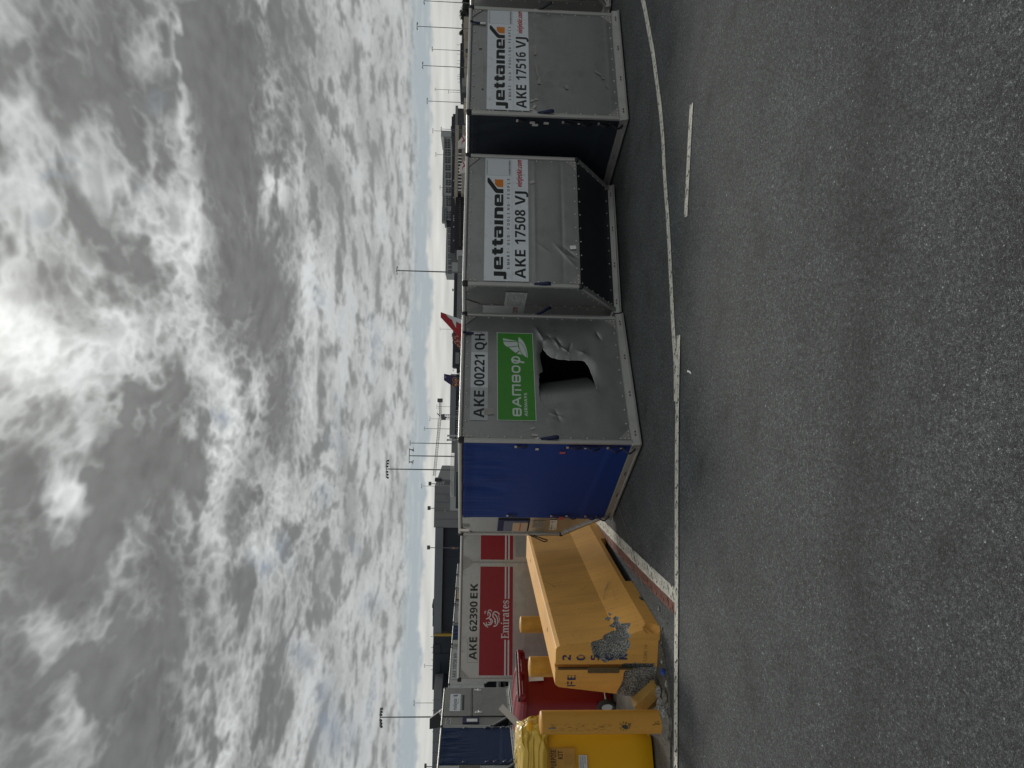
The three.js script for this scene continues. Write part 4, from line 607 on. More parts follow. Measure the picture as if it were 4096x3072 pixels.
  const wander = (g, x, y, n, dx, dy, seed, lw) => { const r = rng(seed); g.lineWidth = lw; g.beginPath(); g.moveTo(x, y); for (let i = 0; i < n; i++) { x += dx * (.5 + r()) + (r() - .5) * 14; y += dy * (.5 + r()) + (r() - .5) * 14; g.lineTo(x, y); } g.stroke(); };
  slope(.34, .80, .223, .168, 0, -1.4, (g) => { wander(g, 1290, 60, 14, -2, 18, 4, 2.5); wander(g, 1060, 250, 9, 8, 6, 6, 3); wander(g, 1330, 30, 8, -22, 5, 9, 3); wander(g, 1300, 40, 7, -20, 7, 10, 2); const r = rng(3); for (let i = 0; i < 26; i++) { g.beginPath(); g.ellipse(r() * 1400, r() * 360, 2 + 5 * r(), 1.5 + 2 * r(), r() * 3, 0, 7); g.fill(); } }, lin(.22, .12, .03));
  slope(.105, .33, .312, .226, 0, -1.4, (g) => { wander(g, 760, 40, 22, 15, 9, 14, 5); wander(g, 900, 90, 16, 14, 8, 15, 6); wander(g, 640, 200, 16, 16, 0, 18, 3); const r = rng(5); for (let i = 0; i < 20; i++) { g.beginPath(); g.ellipse(r() * 1400, r() * 360, 2 + 6 * r(), 2 + 3 * r(), r() * 3, 0, 7); g.fill(); } }, lin(.24, .17, .09));
}
// broken pieces of the barrier on the apron
{
  const G = 'broken bits of concrete by the barrier', big = (() => { const A = at(2556, 2822, 5.52), B = at(2648, 2738, 5.46), d = B.clone().sub(A), L = d.length(), g = plate([[-.055, -.05], [.05, -.055], [.068, -.01], [.05, .045], [-.01, .062], [-.06, .03]], L - .03, .012), ax = d.normalize(), up = V(.2, .75, .6), x = up.clone().cross(ax).normalize(), y = ax.clone().cross(x); const p = g.attributes.position; for (let i = 0; i < p.count; i++) { const q = 1 + (fbm(p.getX(i) * 30 + 3, p.getZ(i) * 22 + p.getY(i) * 15, 3) - .5) * .45; p.setXYZ(i, p.getX(i) * q, p.getY(i) * q, p.getZ(i) + (fbm(p.getX(i) * 26, p.getY(i) * 26, 2) - .5) * .05); } g.applyMatrix4(new THREE.Matrix4().makeBasis(x, y, ax).setPosition(A)); return g; })();
  solo('broken_chunk', metreUV(big, 1), [M.broken, std(lin(.40, .24, .05), .7, 0, { map: paintWear, bumpMap: rep(grainBump, 3), bumpScale: .004 })], 'yellow painted broken chunk leaning at the barrier foot beside the post', 'chunk');
  const r = rng(77); for (let i = 0; i < 16; i++) { const near = i < 9, x = near ? -2.30 - r() * .30 : -1.75 - r() * .5, z = near ? -5.20 - r() * .22 : -5.17 - r() * .45, s = near ? .02 + .03 * r() : .008 + .012 * r(); const g = metreUV(lump(40 + i, s * 1.4, s * .7, s, .4, 1).translate(x, s * .5 + (x < -2.0 && z < -5.2 ? .012 : 0), z), 1); solo('concrete_fragment', g, i % 3 ? M.rubble : M.broken, near ? 'grey concrete fragment in the heap at the foot of the front post' : 'small concrete fragment lying loose between barrier and white line', 'fragment', G + (near ? ', heap' : ', loose')); }
  const bits = []; for (let i = 0; i < 420; i++) { const a = r(), x = lerp(-1.75, -2.75, a) + (r() - .5) * .2, z = lerp(-5.5, -5.16, r()) - (r() > .7 ? r() * .3 : 0), s = .002 + .007 * r() * r(); bits.push(new THREE.TetrahedronGeometry(s, 0).rotateX(r() * 6).rotateY(r() * 6).translate(x, s * .4 + (x < -2.0 ? .012 : 0), z)); }
  const m = solo('concrete_grit', bits, M.rubble, 'pale concrete grit scattered around the posts', 'grit'); stuff(m);
}
{
  const cap = mesh(numbered('bottle_cap'), merge([new THREE.CylinderGeometry(.022, .027, .026, 8).rotateX(1.2).translate(-2.158, .028, -5.30), new THREE.CylinderGeometry(.012, .016, .02, 8).rotateX(1.2).translate(-2.158, .034, -5.285)]), std(lin(.01, .05, .25), .4), scene); tag(cap, 'small blue plastic cap lying by the barrier', 'cap');
  solo('paper_scrap', strapGeo([V(.10, .008, -4.835), V(.112, .012, -4.86), V(.115, .02, -4.88), V(.12, .012, -4.89)], V(.012, 0, .003)), M.paper, 'torn white paper scrap lying on the asphalt', 'scrap');
}

// ---------------------------------------------------------------- steel posts
const postTex = canvasTex(512, 1024, (g, w, h) => {
  g.fillStyle = '#cf9a3e'; g.fillRect(0, 0, w, h); const r = rng(19); grime(g, w, h, 120, 7, '150,100,30');
  const cx = 384;                                                         // the side that faces the road
  for (let i = 0; i < 90; i++) { g.fillStyle = `rgba(70,50,15,${.12 + .2 * r()})`; g.fillRect(cx + (r() - .5) * 26 + (i % 2 ? 10 : -22), 60 + r() * 480, 2 + r() * 6, 4 + r() * 30); }
  for (let i = 0; i < 60; i++) { g.fillStyle = `rgba(60,58,35,${.25 + .35 * r()})`; g.fillRect(cx - 34 + r() * 60, 620 + r() * 90, 4 + r() * 16, 2 + r() * 9); } g.fillStyle = 'rgba(52,58,52,.9)'; g.beginPath(); g.ellipse(cx + 2, 668, 15, 26, .2, 0, 7); g.fill();
  g.fillStyle = '#6b7070'; g.beginPath(); g.ellipse(cx - 4, 96, 7, 22, 0, 0, 7); g.fill(); g.beginPath(); g.ellipse(cx - 6, 66, 6, 12, 0, 0, 7); g.fill();
  for (let i = 0; i < 24; i++) { g.fillStyle = `rgba(80,60,20,${.2 + .3 * r()})`; g.fillRect(cx + 8 + r() * 26, 880 + r() * 60, 2 + r() * 6, 5 + r() * 22); }
});
function post(x, z, h, r, label, worn) {
  const prof = [[0, h + .012], [r * .5, h + .009], [r * .92, h + .002], [r, h - .012], [r, .03], [r + .001, 0]].reverse().map(([a, b]) => new THREE.Vector2(a, b));
  const t = thing('bollard', label, 'bollard', 'yellow steel posts guarding the bins', V(x, 0, z)); const g = new THREE.LatheGeometry(prof, 48, Math.PI * .5);
  const uv = g.attributes.uv, p = g.attributes.position; for (let i = 0; i < uv.count; i++) uv.setY(i, clamp(p.getY(i) / h, 0, 1));
  mesh('post', g, worn ? std(lin(.92, .86, .8), .5, 0, { map: postTex, bumpMap: rep(grainBump, 3), bumpScale: .001 }) : M.yellowPost, t);
  const c = lump(Math.round(x * 100 + z), r * 1.75, .05, r * 1.5, .5, 3); mesh('collar', metreUV(c.translate(.03, .012, .03)), M.rubble, t); return t;
}
post(-2.525, -5.285, .955, .083, 'scuffed yellow post standing alone at the front, in front of the covered bin', true);
post(-2.60, -6.52, .935, .09, 'clean yellow post directly behind the barrier, beside the red bin');
post(-2.64, -7.78, .93, .09, 'clean yellow post behind the barrier, in front of the red-banded container');

// ---------------------------------------------------------------- bins
function tub(w0, d0, w1, d1, h, y0 = 0, rad = .05) {                     // hollow tapered body with rounded corners
  return sheet(1, 1, 64, 12, (u, v) => { const a = u * Math.PI * 2, s = (c, k) => Math.sign(c) * Math.pow(Math.abs(c), k), k = .24, w = lerp(w0, w1, v) / 2, d = lerp(d0, d1, v) / 2, under = v < .05 ? .9 + v * 2 : 1; return [s(Math.cos(a), k) * w * under, y0 + v * h, s(Math.sin(a), k) * d * under]; });
}
function wheel(parent, x, z, r = .1) { const w = mesh('wheel', new THREE.TorusGeometry(r - .025, .025, 10, 24).rotateY(Math.PI / 2).translate(x, r, z), M.rubber, parent); mesh('rim', new THREE.CylinderGeometry(r - .03, r - .03, .03, 20).rotateZ(Math.PI / 2).translate(x, r, z), M.plasticGrey, w); }
{
  const t = thing('wheeled_bin', 'dark red wheeled bin with a ribbed lid behind the barrier', 'bin', null, V(-3.30, 0, -7.42), 1.02), y = .03;
  mesh('body', tub(.46, .54, .56, .70, .90, y), M.binRed, t); mesh('floor', rbox(.42, .02, .5, 0, .05, 0), M.binRed, t);
  mesh('rim', [rbox(.60, .05, .03, 0, .925, -.36, .01), rbox(.60, .05, .03, 0, .925, .36, .01), rbox(.03, .05, .72, -.29, .925, 0, .01), rbox(.03, .05, .72, .29, .925, 0, .01)], M.binRed, t);
  const lid = mesh('lid', sheet(1, 1, 40, 40, (u, v) => { const x = (u - .5) * 2, z = (v - .5) * 2, e = Math.max(Math.abs(x), Math.abs(z)), rib = Math.abs(x) < .82 && (Math.abs(Math.abs(x) - .45) < .07) ? .012 : 0; return [x * .305, .955 + .055 * (1 - Math.pow(e, 6)) * (1 - .25 * z * z) + rib * (1 - Math.pow(e, 6)) - (e > .97 ? .022 : 0), z * .385 - .01]; }), M.binRed, t);
  mesh('lid_lip', rbox(.50, .03, .07, 0, .965, -.42, .012), M.binRed, lid);
  mesh('handle_bar', [rod(V(-.27, .97, .43), V(.27, .97, .43), .016, 12), rbox(.03, .07, .1, -.26, .955, .39, .01), rbox(.03, .07, .1, .26, .955, .39, .01), rbox(.03, .07, .1, 0, .955, .39, .01)], M.binRed, t);
  mesh('hinge_pin', rod(V(-.285, .99, .385), V(.285, .99, .385), .014, 10), M.cap, t);
  for (const x of [-.27, .27]) wheel(t, x, .27); mesh('axle', rod(V(-.27, .1, .27), V(.27, .1, .27), .012), M.steel, t);
  mesh('label', new THREE.PlaneGeometry(.2, .15).rotateX(-.09).translate(.06, .80, .355), M.paper, t);
}
{
  const t = thing('spill_kit_bin', 'yellow wheeled bin with a crumpled yellow plastic cover beside the front post', 'bin', null, V(-3.07, 0, -5.735), .45);
  mesh('body', tub(.47, .54, .58, .68, .96, .03), M.binYellow, t); mesh('floor', rbox(.42, .02, .48, 0, .05, 0), M.binYellow, t); mesh('lid', rbox(.60, .06, .72, 0, 1.01, 0, .025), M.binYellow, t);
  for (const x of [-.26, .26]) wheel(t, x, -.26); mesh('axle', rod(V(-.26, .1, -.26), V(.26, .1, -.26), .012), M.steel, t);
  // plastic sheet pulled over the top
  const cover = sheet(1, 1, 150, 64, (u, v) => {
    const a = u * Math.PI * 2, s = (c) => Math.sign(c) * Math.pow(Math.abs(c), .34), rx = .30, rz = .355, cx = s(Math.cos(a)), cz = s(Math.sin(a)), top = Math.min(1, v / .5), sk = Math.max(0, (v - .5) / .5);
    const wob = fbm(Math.cos(a) * 2.2 + 9, Math.sin(a) * 2.2 + sk * 1.2, 4), cr = 1 - Math.abs(fbm(cx * top * 1.5 + 3 + sk * .5, cz * top * 1.5 + sk * .7 + 8, 3) - .5) * 5, cr2 = 1 - Math.abs(fbm(cx * top * 3.2 + 13 - sk, cz * top * 3.2 - sk * 1.1 + 2, 3) - .5) * 4;
    const sw = fbm(Math.cos(a) * 1.6 + 21, Math.sin(a) * 1.6 + 4, 2), pleat = 1 - Math.abs(Math.sin(a * 4.5 + sw * 9 + sk * .8));
    const k = top + sk * (.05 + (wob - .5) * .18), pinch = sk > 0 ? .040 * pleat * pleat * Math.sin(Math.PI * Math.min(1, sk * .85)) + .018 * cr * sk + .008 * cr2 * sk : .012 * cr * top * top;
    const hem = .215 + (wob - .5) * .2 + .05 * Math.sin(a * 2 + 1);
    return [cx * rx * k + cx * pinch, 1.05 + .035 * (1 - top * top) * (1 + .5 * Math.cos(a)) + .020 * cr * top * (1 - sk) + .010 * cr2 * (1 - sk) - sk * sk * .4 * hem - sk * .6 * hem, cz * rz * k + cz * pinch];
  });
  mesh('plastic_cover', cover, M.vinyl, t);
  const text = canvasTex(320, 400, (g, w, h) => { g.fillStyle = '#b98c3c'; g.fillRect(0, 0, w, h); capFit(g, 'PURPOSE', 40, 292, 34, 116, BOLD, '#221a10'); capFit(g, 'KIT', 168, 280, 140, 216, BOLD, '#221a10'); g.fillStyle = 'rgba(90,60,20,.6)'; const r = rng(2); for (let y = 240; y < 385; y += 12) g.fillRect(40 + r() * 60, y, 140 + r() * 70, 3); });
  mesh('kit_label', new THREE.PlaneGeometry(.165, .205).rotateX(-.072).translate(.035, .765, .3375), printed(text, .6), t);
  mesh('owner_label', new THREE.PlaneGeometry(.12, .065).rotateX(-.072).translate(.005, .60, .3245), printed(canvasTex(180, 120, (g) => { g.fillStyle = '#c4c8cc'; g.fillRect(0, 0, 180, 120); g.fillStyle = '#2a2d33'; g.font = 'bold 20px sans-serif'; g.textAlign = 'right'; g.fillText('PROPERTY OF', 168, 36); g.fillText('MELBOURNE', 168, 66); g.fillText('AIRPORT', 168, 96); }), .6), t);
  const a = t.worldToLocal(at(2072, 2897, 6.3)), b = t.worldToLocal(at(2003, 2826, 6.35));
  mesh('grey_strip', [bar(a, b, .004, .055), bar(a.clone(), V(a.x - .03, 1.02, a.z + .1), .006, .03)], M.plasticGrey, t);
}

// ---------------------------------------------------------------- airport background, placed by direction and a likely distance
function span(yRight, yLeft, vTop, vBottom, Z) {                          // picture edges at a distance -> x0, x1, bottom, top
  const ym = (yRight + yLeft) / 2, vm = vTop; return { x0: at(vm, yLeft, Z).x, x1: at(vm, yRight, Z).x, top: at(vTop, ym, Z).y, bottom: vBottom === null ? 0 : at(vBottom, ym, Z).y, z: -Z };
}
const slab = (s, depth, proud = 0) => box(s.x1 - s.x0, s.top - s.bottom, depth, (s.x0 + s.x1) / 2, (s.top + s.bottom) / 2, s.z - depth / 2 + proud);
function part(parent, name, mat, yR, yL, vT, vB, Z, depth = 8, proud = 0) { return mesh(name, slab(span(yR, yL, vT, vB, Z), depth, proud), mat, parent); }
{
  const Z = 200, t = thing('hangar', 'long grey hangar with a wide dark doorway and yellow corner post', 'hangar');
  part(t, 'end_wall', M.wallGrey, 1944, 2110, 1737, null, Z, 50); part(t, 'fascia', M.fascia, 2110, 2540, 1737, 1769, Z, 50, .3);
  for (let i = 0; i < 7; i++) part(t, 'doorway_dark_panel', M.darkNavy, 2110 + i * 60.4, 2110 + i * 60.4 + 60.3, 1769.3, null, Z, 1, -1.5 - (i % 2) * .05); part(t, 'corner_post', std(lin(.42, .27, .04), .7), 2533, 2541, 1737.5, null, Z, 1, .8);  // near-black panels across the doorway, its dark interior put into their colour
  part(t, 'roof_edge', M.dark, 2315, 2545, 1731, 1736.6, Z, 30, -6); for (const [a, b, v] of [[2455, 2468, 1722], [2470, 2500, 1724], [2503, 2545, 1724]]) part(t, 'roof_unit', M.dark, a, b, v, 1730.6, Z, 6, -8);
  for (const y of [1975, 2008, 2042, 2076]) part(t, 'wall_joint', M.fascia, y, y + .9, 1738, null, Z, .3, .12);
  const d = part(t, 'door', M.fascia, 1982, 1994, 1779, 1801, Z, .3, .2); part(t, 'vent', M.wallPale, 2040, 2046, 1778, 1783, Z, .3, .2);
  const lit = [[2033, 1710, 1722, 1770], [2191, 1708, 1720, 1842], [1935, 1714, 1725, 1746]]; for (const [y, a, b, c] of lit) { const f = part(t, 'floodlight', M.lamp, y - 7, y + 7, a, b, Z - 1.5, .8); part(f, 'bracket', M.pole, y - 1.3, y + 1.3, b, c, Z - 1.6, .2); }
  const s = part(t, 'signal_box', M.lamp, 2187, 2197, 1803, 1831, Z - 1.4, .5); part(s, 'amber_face', std(lin(.5, .16, .05), .5), 2189, 2195, 1811, 1819, Z - 2, .1);
}
{
  const t = thing('dark_terminal', 'dark navy terminal block beside the hangar', 'building'), Z = 207; part(t, 'wall', std(lin(.018, .026, .038), .6), 2541, 2759, 1731, null, Z, 40);
  for (const [a, b, c, d] of [[2577, 2612, 1731.5, 1762], [2613, 2648, 1762, 1840], [2613, 2758, 1731.5, 1761]]) part(t, 'cladding', M.darkNavy, a, b, c, d, Z, .3, .2);
  for (const y of [2556, 2600, 2622, 2650, 2690]) part(t, 'roof_mast', M.pole, y, y + 1, 1720 + (y % 7), 1731, Z, .2, -2);
}
{
  const t = thing('grey_terminal', 'mid grey terminal with a deep fascia above dark glass, behind the docked containers', 'building'), Z = 196;
  part(t, 'fascia', M.fascia, 2760, 3400, 1728, 1761, Z, 40); part(t, 'glazing', M.glassDark, 2760, 3400, 1761, null, Z, 38, -1); for (let y = 2800; y < 3300; y += 42) part(t, 'joint', M.wallGrey, y, y + .8, 1729, 1760.5, Z, .2, .1);
  const f = part(t, 'floodlight', M.lamp, 3060, 3076, 1697, 1706, Z - 1, .8); part(f, 'bracket', M.pole, 3066.5, 3069, 1706, 1730, Z - 1, .2);
}
{
  const t = thing('ribbed_annex', 'pale annex with a ribbed white railing in front of the hangar', 'building'), Z = 150;
  part(t, 'wall', M.wallPale, 1985, 2042, 1801, null, Z, 12); part(t, 'low_wall', M.wallGrey, 1925, 1985, 1806, null, Z, 12); part(t, 'green_screen', M.greenDark, 1888, 2034, 1824, null, Z - 6, .6);
  for (let y = 1816; y < 1985; y += 4.2) part(t, 'rail_post', M.white, y, y + 1.1, 1802 + (y < 1925 ? 2 : 0), 1817, Z - 2, .1); part(t, 'handrail', M.white, 1814, 1986, 1802, 1803.4, Z - 2, .14); part(t, 'kick_rail', M.white, 1814, 1986, 1815.5, 1817, Z - 2, .14); part(t, 'walkway', M.wallGrey, 1760, 1986, 1817, 1830, Z - 1.9, 3); part(t, 'walkway_wall', M.wallPale, 1700, 1985, 1830, null, Z - 1.6, 3);
}
{
  const t = thing('stair_tower', 'dark block on a post with a truss beside the hangar end', 'tower'), Z = 185;
  part(t, 'head_box', M.dark, 1914, 1927, 1739, 1766, Z, 2.2); part(t, 'post', M.fascia, 1919, 1926, 1766, null, Z, .6, -.6); for (const v of [1757, 1767, 1777, 1790]) part(t, 'truss_bar', M.pole, 1926, 1944, v, v + 2, Z, .25, -.3); for (const y of [1931, 1938]) part(t, 'truss_post', M.pole, y, y + 1.6, 1748, 1803, Z, .25, -.3); part(t, 'panel', M.wallGrey, 1926, 1944, 1779, null, Z, .3, -1.4);
}
for (const y of [1741, 1758]) { const t = thing('concrete_pylon', 'pale slab pylon rising above the walkway', 'pylon', 'twin pale pylons'); part(t, 'slab', M.wallPale, y, y + 5, 1790 - (y > 1750 ? 2 : 0), null, 190, 1.2); part(t, 'head', M.wallPale, y - 1, y + 6, 1789 - (y > 1750 ? 2 : 0), 1792, 190, 1.6, .2); }
{
  const t = thing('cargo_shed', 'broad grey cargo shed behind the purple tail fin', 'building'), Z = 470;
  part(t, 'upper_wall', M.fascia, 1496, 1755, 1800, 1823, Z, 60); part(t, 'lower_wall', M.dark, 1496, 1755, 1823, null, Z, 58, -1); part(t, 'side_wing', M.wallGrey, 1755, 1812, 1806, null, Z + 4, 40);
  for (let y = 1640; y < 1750; y += 9) part(t, 'bay_door', M.wallPale, y, y + 4, 1826, 1834, Z, .4, .3);
}
{
  const t = thing('dark_pier', 'long low dark pier building with rooftop units', 'building'), Z = 345;
  part(t, 'wall', M.dark, 1090, 1470, 1813, null, Z, 30); part(t, 'ramp_end', M.dark, 1470, 1492, 1826, null, Z, 26, -1); part(t, 'grey_bay', M.wallGrey, 1410, 1455, 1822, 1838, Z, 1, .6);
  for (const [a, b, v] of [[1300, 1306, 1806], [1330, 1345, 1806], [1348, 1354, 1808], [1360, 1372, 1809], [1445, 1452, 1809], [1470, 1474, 1812], [1478, 1484, 1811], [1150, 1158, 1808]]) part(t, 'roof_unit', M.fascia, a, b, v, 1813.2, Z, 2, -4);
}
{ const t = thing('pale_block', 'low pale service building in front of the dark pier', 'building'), Z = 292; part(t, 'wall', M.wallGrey, 1000, 1330, 1829, null, Z, 20); part(t, 'annex', M.wallPale, 1000, 1022, 1827, null, Z - 1, 10); for (const y of [1050, 1105, 1170, 1240, 1290]) part(t, 'panel_joint', M.fascia, y, y + 1, 1829.5, null, Z, .3, .12); }
{
  const t = thing('hotel', 'pale hotel with rows of square windows and a stepped rooftop sign', 'hotel'), Z = 450;
  part(t, 'east_wing', M.wallPale, 548, 782, 1772, null, Z, 24); part(t, 'tower', M.wallPale, 524, 548, 1764, null, Z, 26, 1); part(t, 'centre_block', std(lin(.30, .31, .31), .8), 782, 880, 1776, null, Z, 24, .6); part(t, 'link', M.dark, 878, 909, 1786, null, Z, 20, -1); part(t, 'west_wing', M.wallPale, 909, 1097, 1784, null, Z, 24);
  const sg = part(t, 'roof_sign', std(lin(.20, .21, .21), .7), 830, 888, 1768, 1786, Z, 6, 1.4); part(t, 'roof_step', M.wallGrey, 782, 832, 1769.5, 1777, Z, 14, .8); part(t, 'roof_cornice', M.white, 548, 782, 1771, 1773, Z, 1, .7); part(t, 'roof_cornice', M.white, 909, 1097, 1783.4, 1785, Z, 1, .7);
  const s = span(834, 884, 1774, 1783, Z); mesh('sign_letters', new THREE.PlaneGeometry(s.x1 - s.x0, s.top - s.bottom).translate((s.x0 + s.x1) / 2, (s.top + s.bottom) / 2, s.z + 1.46), printed(canvasTex(300, 60, (g) => { g.fillStyle = '#7e8384'; g.fillRect(0, 0, 300, 60); capFit(g, 'PARKROYAL', 8, 292, 12, 50, BOLD, '#1c1f22'); })), sg);
  const win = (a, b, v0, v1) => { const f = part(t, 'window', M.glassDark, a, b, v0, v1, Z, .4, .25 + (a > 782 && a < 880 ? .8 : 0)), n = b - a > 14 ? 3 : 2; for (let i = 1; i < n; i++) part(f, 'mullion', M.wallPale, lerp(a, b, i / n) - .5, lerp(a, b, i / n) + .5, v0, v1, Z, .2, .6 + (a > 782 && a < 880 ? .8 : 0)); part(f, 'transom', M.wallPale, a, b, (v0 + v1) / 2 - .6, (v0 + v1) / 2 + .6, Z, .2, .6 + (a > 782 && a < 880 ? .8 : 0)); };
  const bays = [[556, 572], [574, 592], [597, 623], [628, 653], [659, 682], [689, 712], [719, 741], [748, 771], [786, 798], [802, 824], [847, 874]]; for (const [i, [a, b]] of bays.entries()) win(a, b, 1778.5 + i * .7, 1800 + i * .6);
  for (const [a, b] of [[912, 931], [937, 957], [962, 982], [988, 1008], [1014, 1034], [1040, 1058], [1064, 1074], [1080, 1094]]) win(a, b, 1793, 1806);
}
{ const t = thing('dark_roof_block', 'long black plant roof running in front of the hotel', 'building'), Z = 390; part(t, 'wall', M.dark, 455, 1012, 1806, null, Z, 30); for (const y of [565, 592, 720, 788, 862, 872, 880, 905, 960]) part(t, 'roof_unit', M.wallPale, y, y + 5, 1813, 1817, Z, .6, .5); }
{
  const t = thing('concourse', 'beige concrete concourse with a ribbon of small windows', 'building'), Z = 300;
  part(t, 'parapet', M.beige, 500, 773, 1819.5, 1833, Z, 20); part(t, 'window_band', M.glassDark, 502, 771, 1833, 1847, Z, 18, -.5); part(t, 'lower_wall', M.beige, 500, 773, 1847, null, Z, 20); for (let y = 613; y < 768; y += 13.2) part(t, 'mullion', M.white, y, y + 4, 1833, 1847, Z, .6, .1);
}
{ const t = thing('brick_concourse', 'dark brick concourse wing beyond the beige one', 'building'), Z = 306; part(t, 'wall', std(lin(.022, .02, .024), .8), 774, 1000, 1820, null, Z, 20); for (let y = 790; y < 980; y += 9) part(t, 'window', std(lin(.05, .04, .045), .4), y, y + 5.5, 1835, 1844, Z, .4, .25); }
{ const t = thing('stepped_terminal', 'stepped terminal block with a pale parapet at the end of the concourse', 'building'), Z = 345; part(t, 'parapet', M.wallGrey, 422, 540, 1821, 1831, Z, 24); part(t, 'glazing', M.glassDark, 430, 540, 1831, null, Z, 22, -1); part(t, 'upper_block', M.dark, 459, 540, 1805.5, 1821, Z, 20, -2); part(t, 'roof_unit', M.fascia, 492, 502, 1802, 1806, Z, 3, -4); }
{ const t = thing('low_dark_shed', 'flat black shed under a row of thin masts', 'building'), Z = 420; part(t, 'wall', M.dark, 172, 312, 1840, null, Z, 40); for (const y of [180, 204, 217, 243, 256, 272, 299, 306, 316, 329]) part(t, 'thin_mast', M.pole, y, y + .8, 1827 + (y % 5), 1841, Z, .2, .5); }
{ const t = thing('white_dome_shed', 'small white curved-roof shed', 'building'), s = span(310, 343, 1841, null, 380); mesh('shell', new THREE.CylinderGeometry((s.x1 - s.x0) / 2, (s.x1 - s.x0) / 2, 12, 24, 1, false, -Math.PI / 2, Math.PI).rotateX(-Math.PI / 2).scale(1, .35, 1).translate((s.x0 + s.x1) / 2, s.top * .62, -380), M.white, t); part(t, 'wall', M.wallGrey, 310, 343, 1848, null, 380, 8, -.5); }
{ const t = thing('elevated_road', 'thin elevated roadway on piers in the distance', 'road bridge'), Z = 430; part(t, 'deck', M.wallGrey, -60, 240, 1848, 1852, Z, 9); for (let y = -40; y < 240; y += 40) part(t, 'pier', M.fascia, y, y + 3, 1852, null, Z, 2, -3); part(t, 'underpass_shade', M.dark, -60, 240, 1853, null, Z + 20, 2); }  // near-black sheet behind the piers, shade under the deck put into colour
[[66, 125, 1855], [165, 216, 1857], [231, 281, 1858], [392, 440, 1856]].forEach(([a, b, v], i) => { const t = thing('brown_block', ['brown flat block nearest the trees with stepped ends', 'brown flat block with one dark doorway', 'brown flat block between the shed and the dome', 'brown flat block in front of the stepped terminal'][i], 'building'); part(t, 'wall', M.beige, a, b, v, null, 265, 14); part(t, 'roof_box', M.brick, a + 8, a + 20, v - 2.5, v + .2, 265, 6, -3); if (i === 1) part(t, 'doorway', M.dark, 196, 210, v + 5, null, 265, .4, .2); });

function tree(y, v, wide, Z, label, seed) {
  const c = at(v, y, Z), h = c.y, R = wide / FOCAL * Z / 2, t = thing('tree', label, 'tree', 'dark trees by the elevated road', V(c.x, 0, -Z)), r = rng(seed);
  mesh('trunk', [new THREE.CylinderGeometry(.18, .34, h * .55, 8).translate(0, h * .275, 0), rod(V(0, h * .4, 0), V(R * .5, h * .72, .3), .14, 6, .06), rod(V(0, h * .45, 0), V(-R * .5, h * .75, -.3), .14, 6, .06)], std(lin(.05, .04, .03), .9), t);
  const pos = [], puffs = Array.from({ length: 9 }, () => [(r() - .5) * 1.5 * R, h * (.55 + .34 * r()), (r() - .5) * R, R * (.3 + .25 * r())]);
  for (let i = 0; i < 1500; i++) { const p = puffs[i % 9], a = r() * 6.28, b = Math.acos(2 * r() - 1), q = p[3] * Math.cbrt(r()), o = V(p[0] + q * Math.sin(b) * Math.cos(a), p[1] + q * Math.cos(b) * .8, p[2] + q * Math.sin(b) * Math.sin(a)), s = .28 + .3 * r(); for (let k = 0; k < 3; k++) pos.push(o.x + (r() - .5) * s * 2, o.y + (r() - .5) * s * 2, o.z + (r() - .5) * s * 2); }
  const g = new THREE.BufferGeometry(); g.setAttribute('position', new THREE.Float32BufferAttribute(pos, 3)); g.computeVertexNormals(); mesh('crown', g, std(lin(.035, .045, .03), .9), t);
}
tree(52, 1829, 66, 400, 'widest dark tree beside the elevated road', 3); tree(128, 1831, 34, 400, 'smaller dark tree next to the brown block', 5); tree(5, 1838, 44, 410, 'dark tree at the end of the elevated road', 8); tree(95, 1842, 30, 415, 'low dark tree between two bigger ones', 9);

// apron light masts
const MASTS = 'apron light masts against the sky';
function mast(y, v, Z, thick, kind, label, half = 10) {
  const top = at(v, y, Z), h = top.y, r = thick / FOCAL * Z / 2, w = half / FOCAL * Z, t = thing('light_mast', label, 'light mast', MASTS, V(top.x, 0, -Z));
  mesh('mast_pole', [new THREE.CylinderGeometry(r * .75, r * 1.15, h, 10).translate(0, h / 2, 0), new THREE.CylinderGeometry(r * 1.4, r * 1.4, h * .12, 10).translate(0, h * .06, 0)], M.pole, t);
  const arm = mesh('cross_arm', rod(V(-w, h, 0), V(w, h, 0), r * .6, 6), M.pole, t);
  if (kind === 'twin') for (const s of [-1, 1]) { const l = mesh('lamp_head', new THREE.ConeGeometry(w * .42, w * .34, 4).rotateY(.78).rotateZ(s * .2).translate(s * w * .82, h - w * .38, 0), M.lamp, t); mesh('bracket', rod(V(s * w * .82, h, 0), V(s * w * .82, h - w * .25, 0), r * .8, 6), M.pole, l); }
  else if (kind === 'bank') for (const s of [-.95, -.62, -.3, .3, .62, .95]) mesh('lamp_head', rbox(w * .20, w * .24, w * .3, 0, 0, 0, w * .04).rotateX(.6).rotateZ(s * .3).translate(s * w, h - w * .06 - .1 * w * Math.abs(s), .2), M.lamp, t);
  else for (const s of [-1, 1]) mesh('lamp_head', new THREE.SphereGeometry(w * .5, 12, 6).scale(1, .3, .8).rotateZ(-s * .18).translate(s * w * .72, h - w * .05, 0), M.lamp, t);
}
mast(1876, 1545, 195, 5.2, 'bank', 'tall thick mast with a long bank of floodlights beside the hangar', 35);
mast(1823, 1637, 160, 5, 'twin', 'mast with two drooping bell lamps on a cross arm', 30); mast(1772, 1640, 190, 3.6, 'pair', 'plain mast next to the twin bell lamps', 9);
mast(1714, 1697, 280, 2.2, 'pair', 'thin mast right of the twin slabs', 7); mast(1675, 1719, 300, 1.8, 'pair', 'thin mast crossing the crane jib', 8); mast(1626, 1747, 330, 1.6, 'pair', 'short thin mast by the crane counterweight', 8); mast(1944, 1686, 240, 1.8, 'pair', 'thin mast over the hangar end', 9);
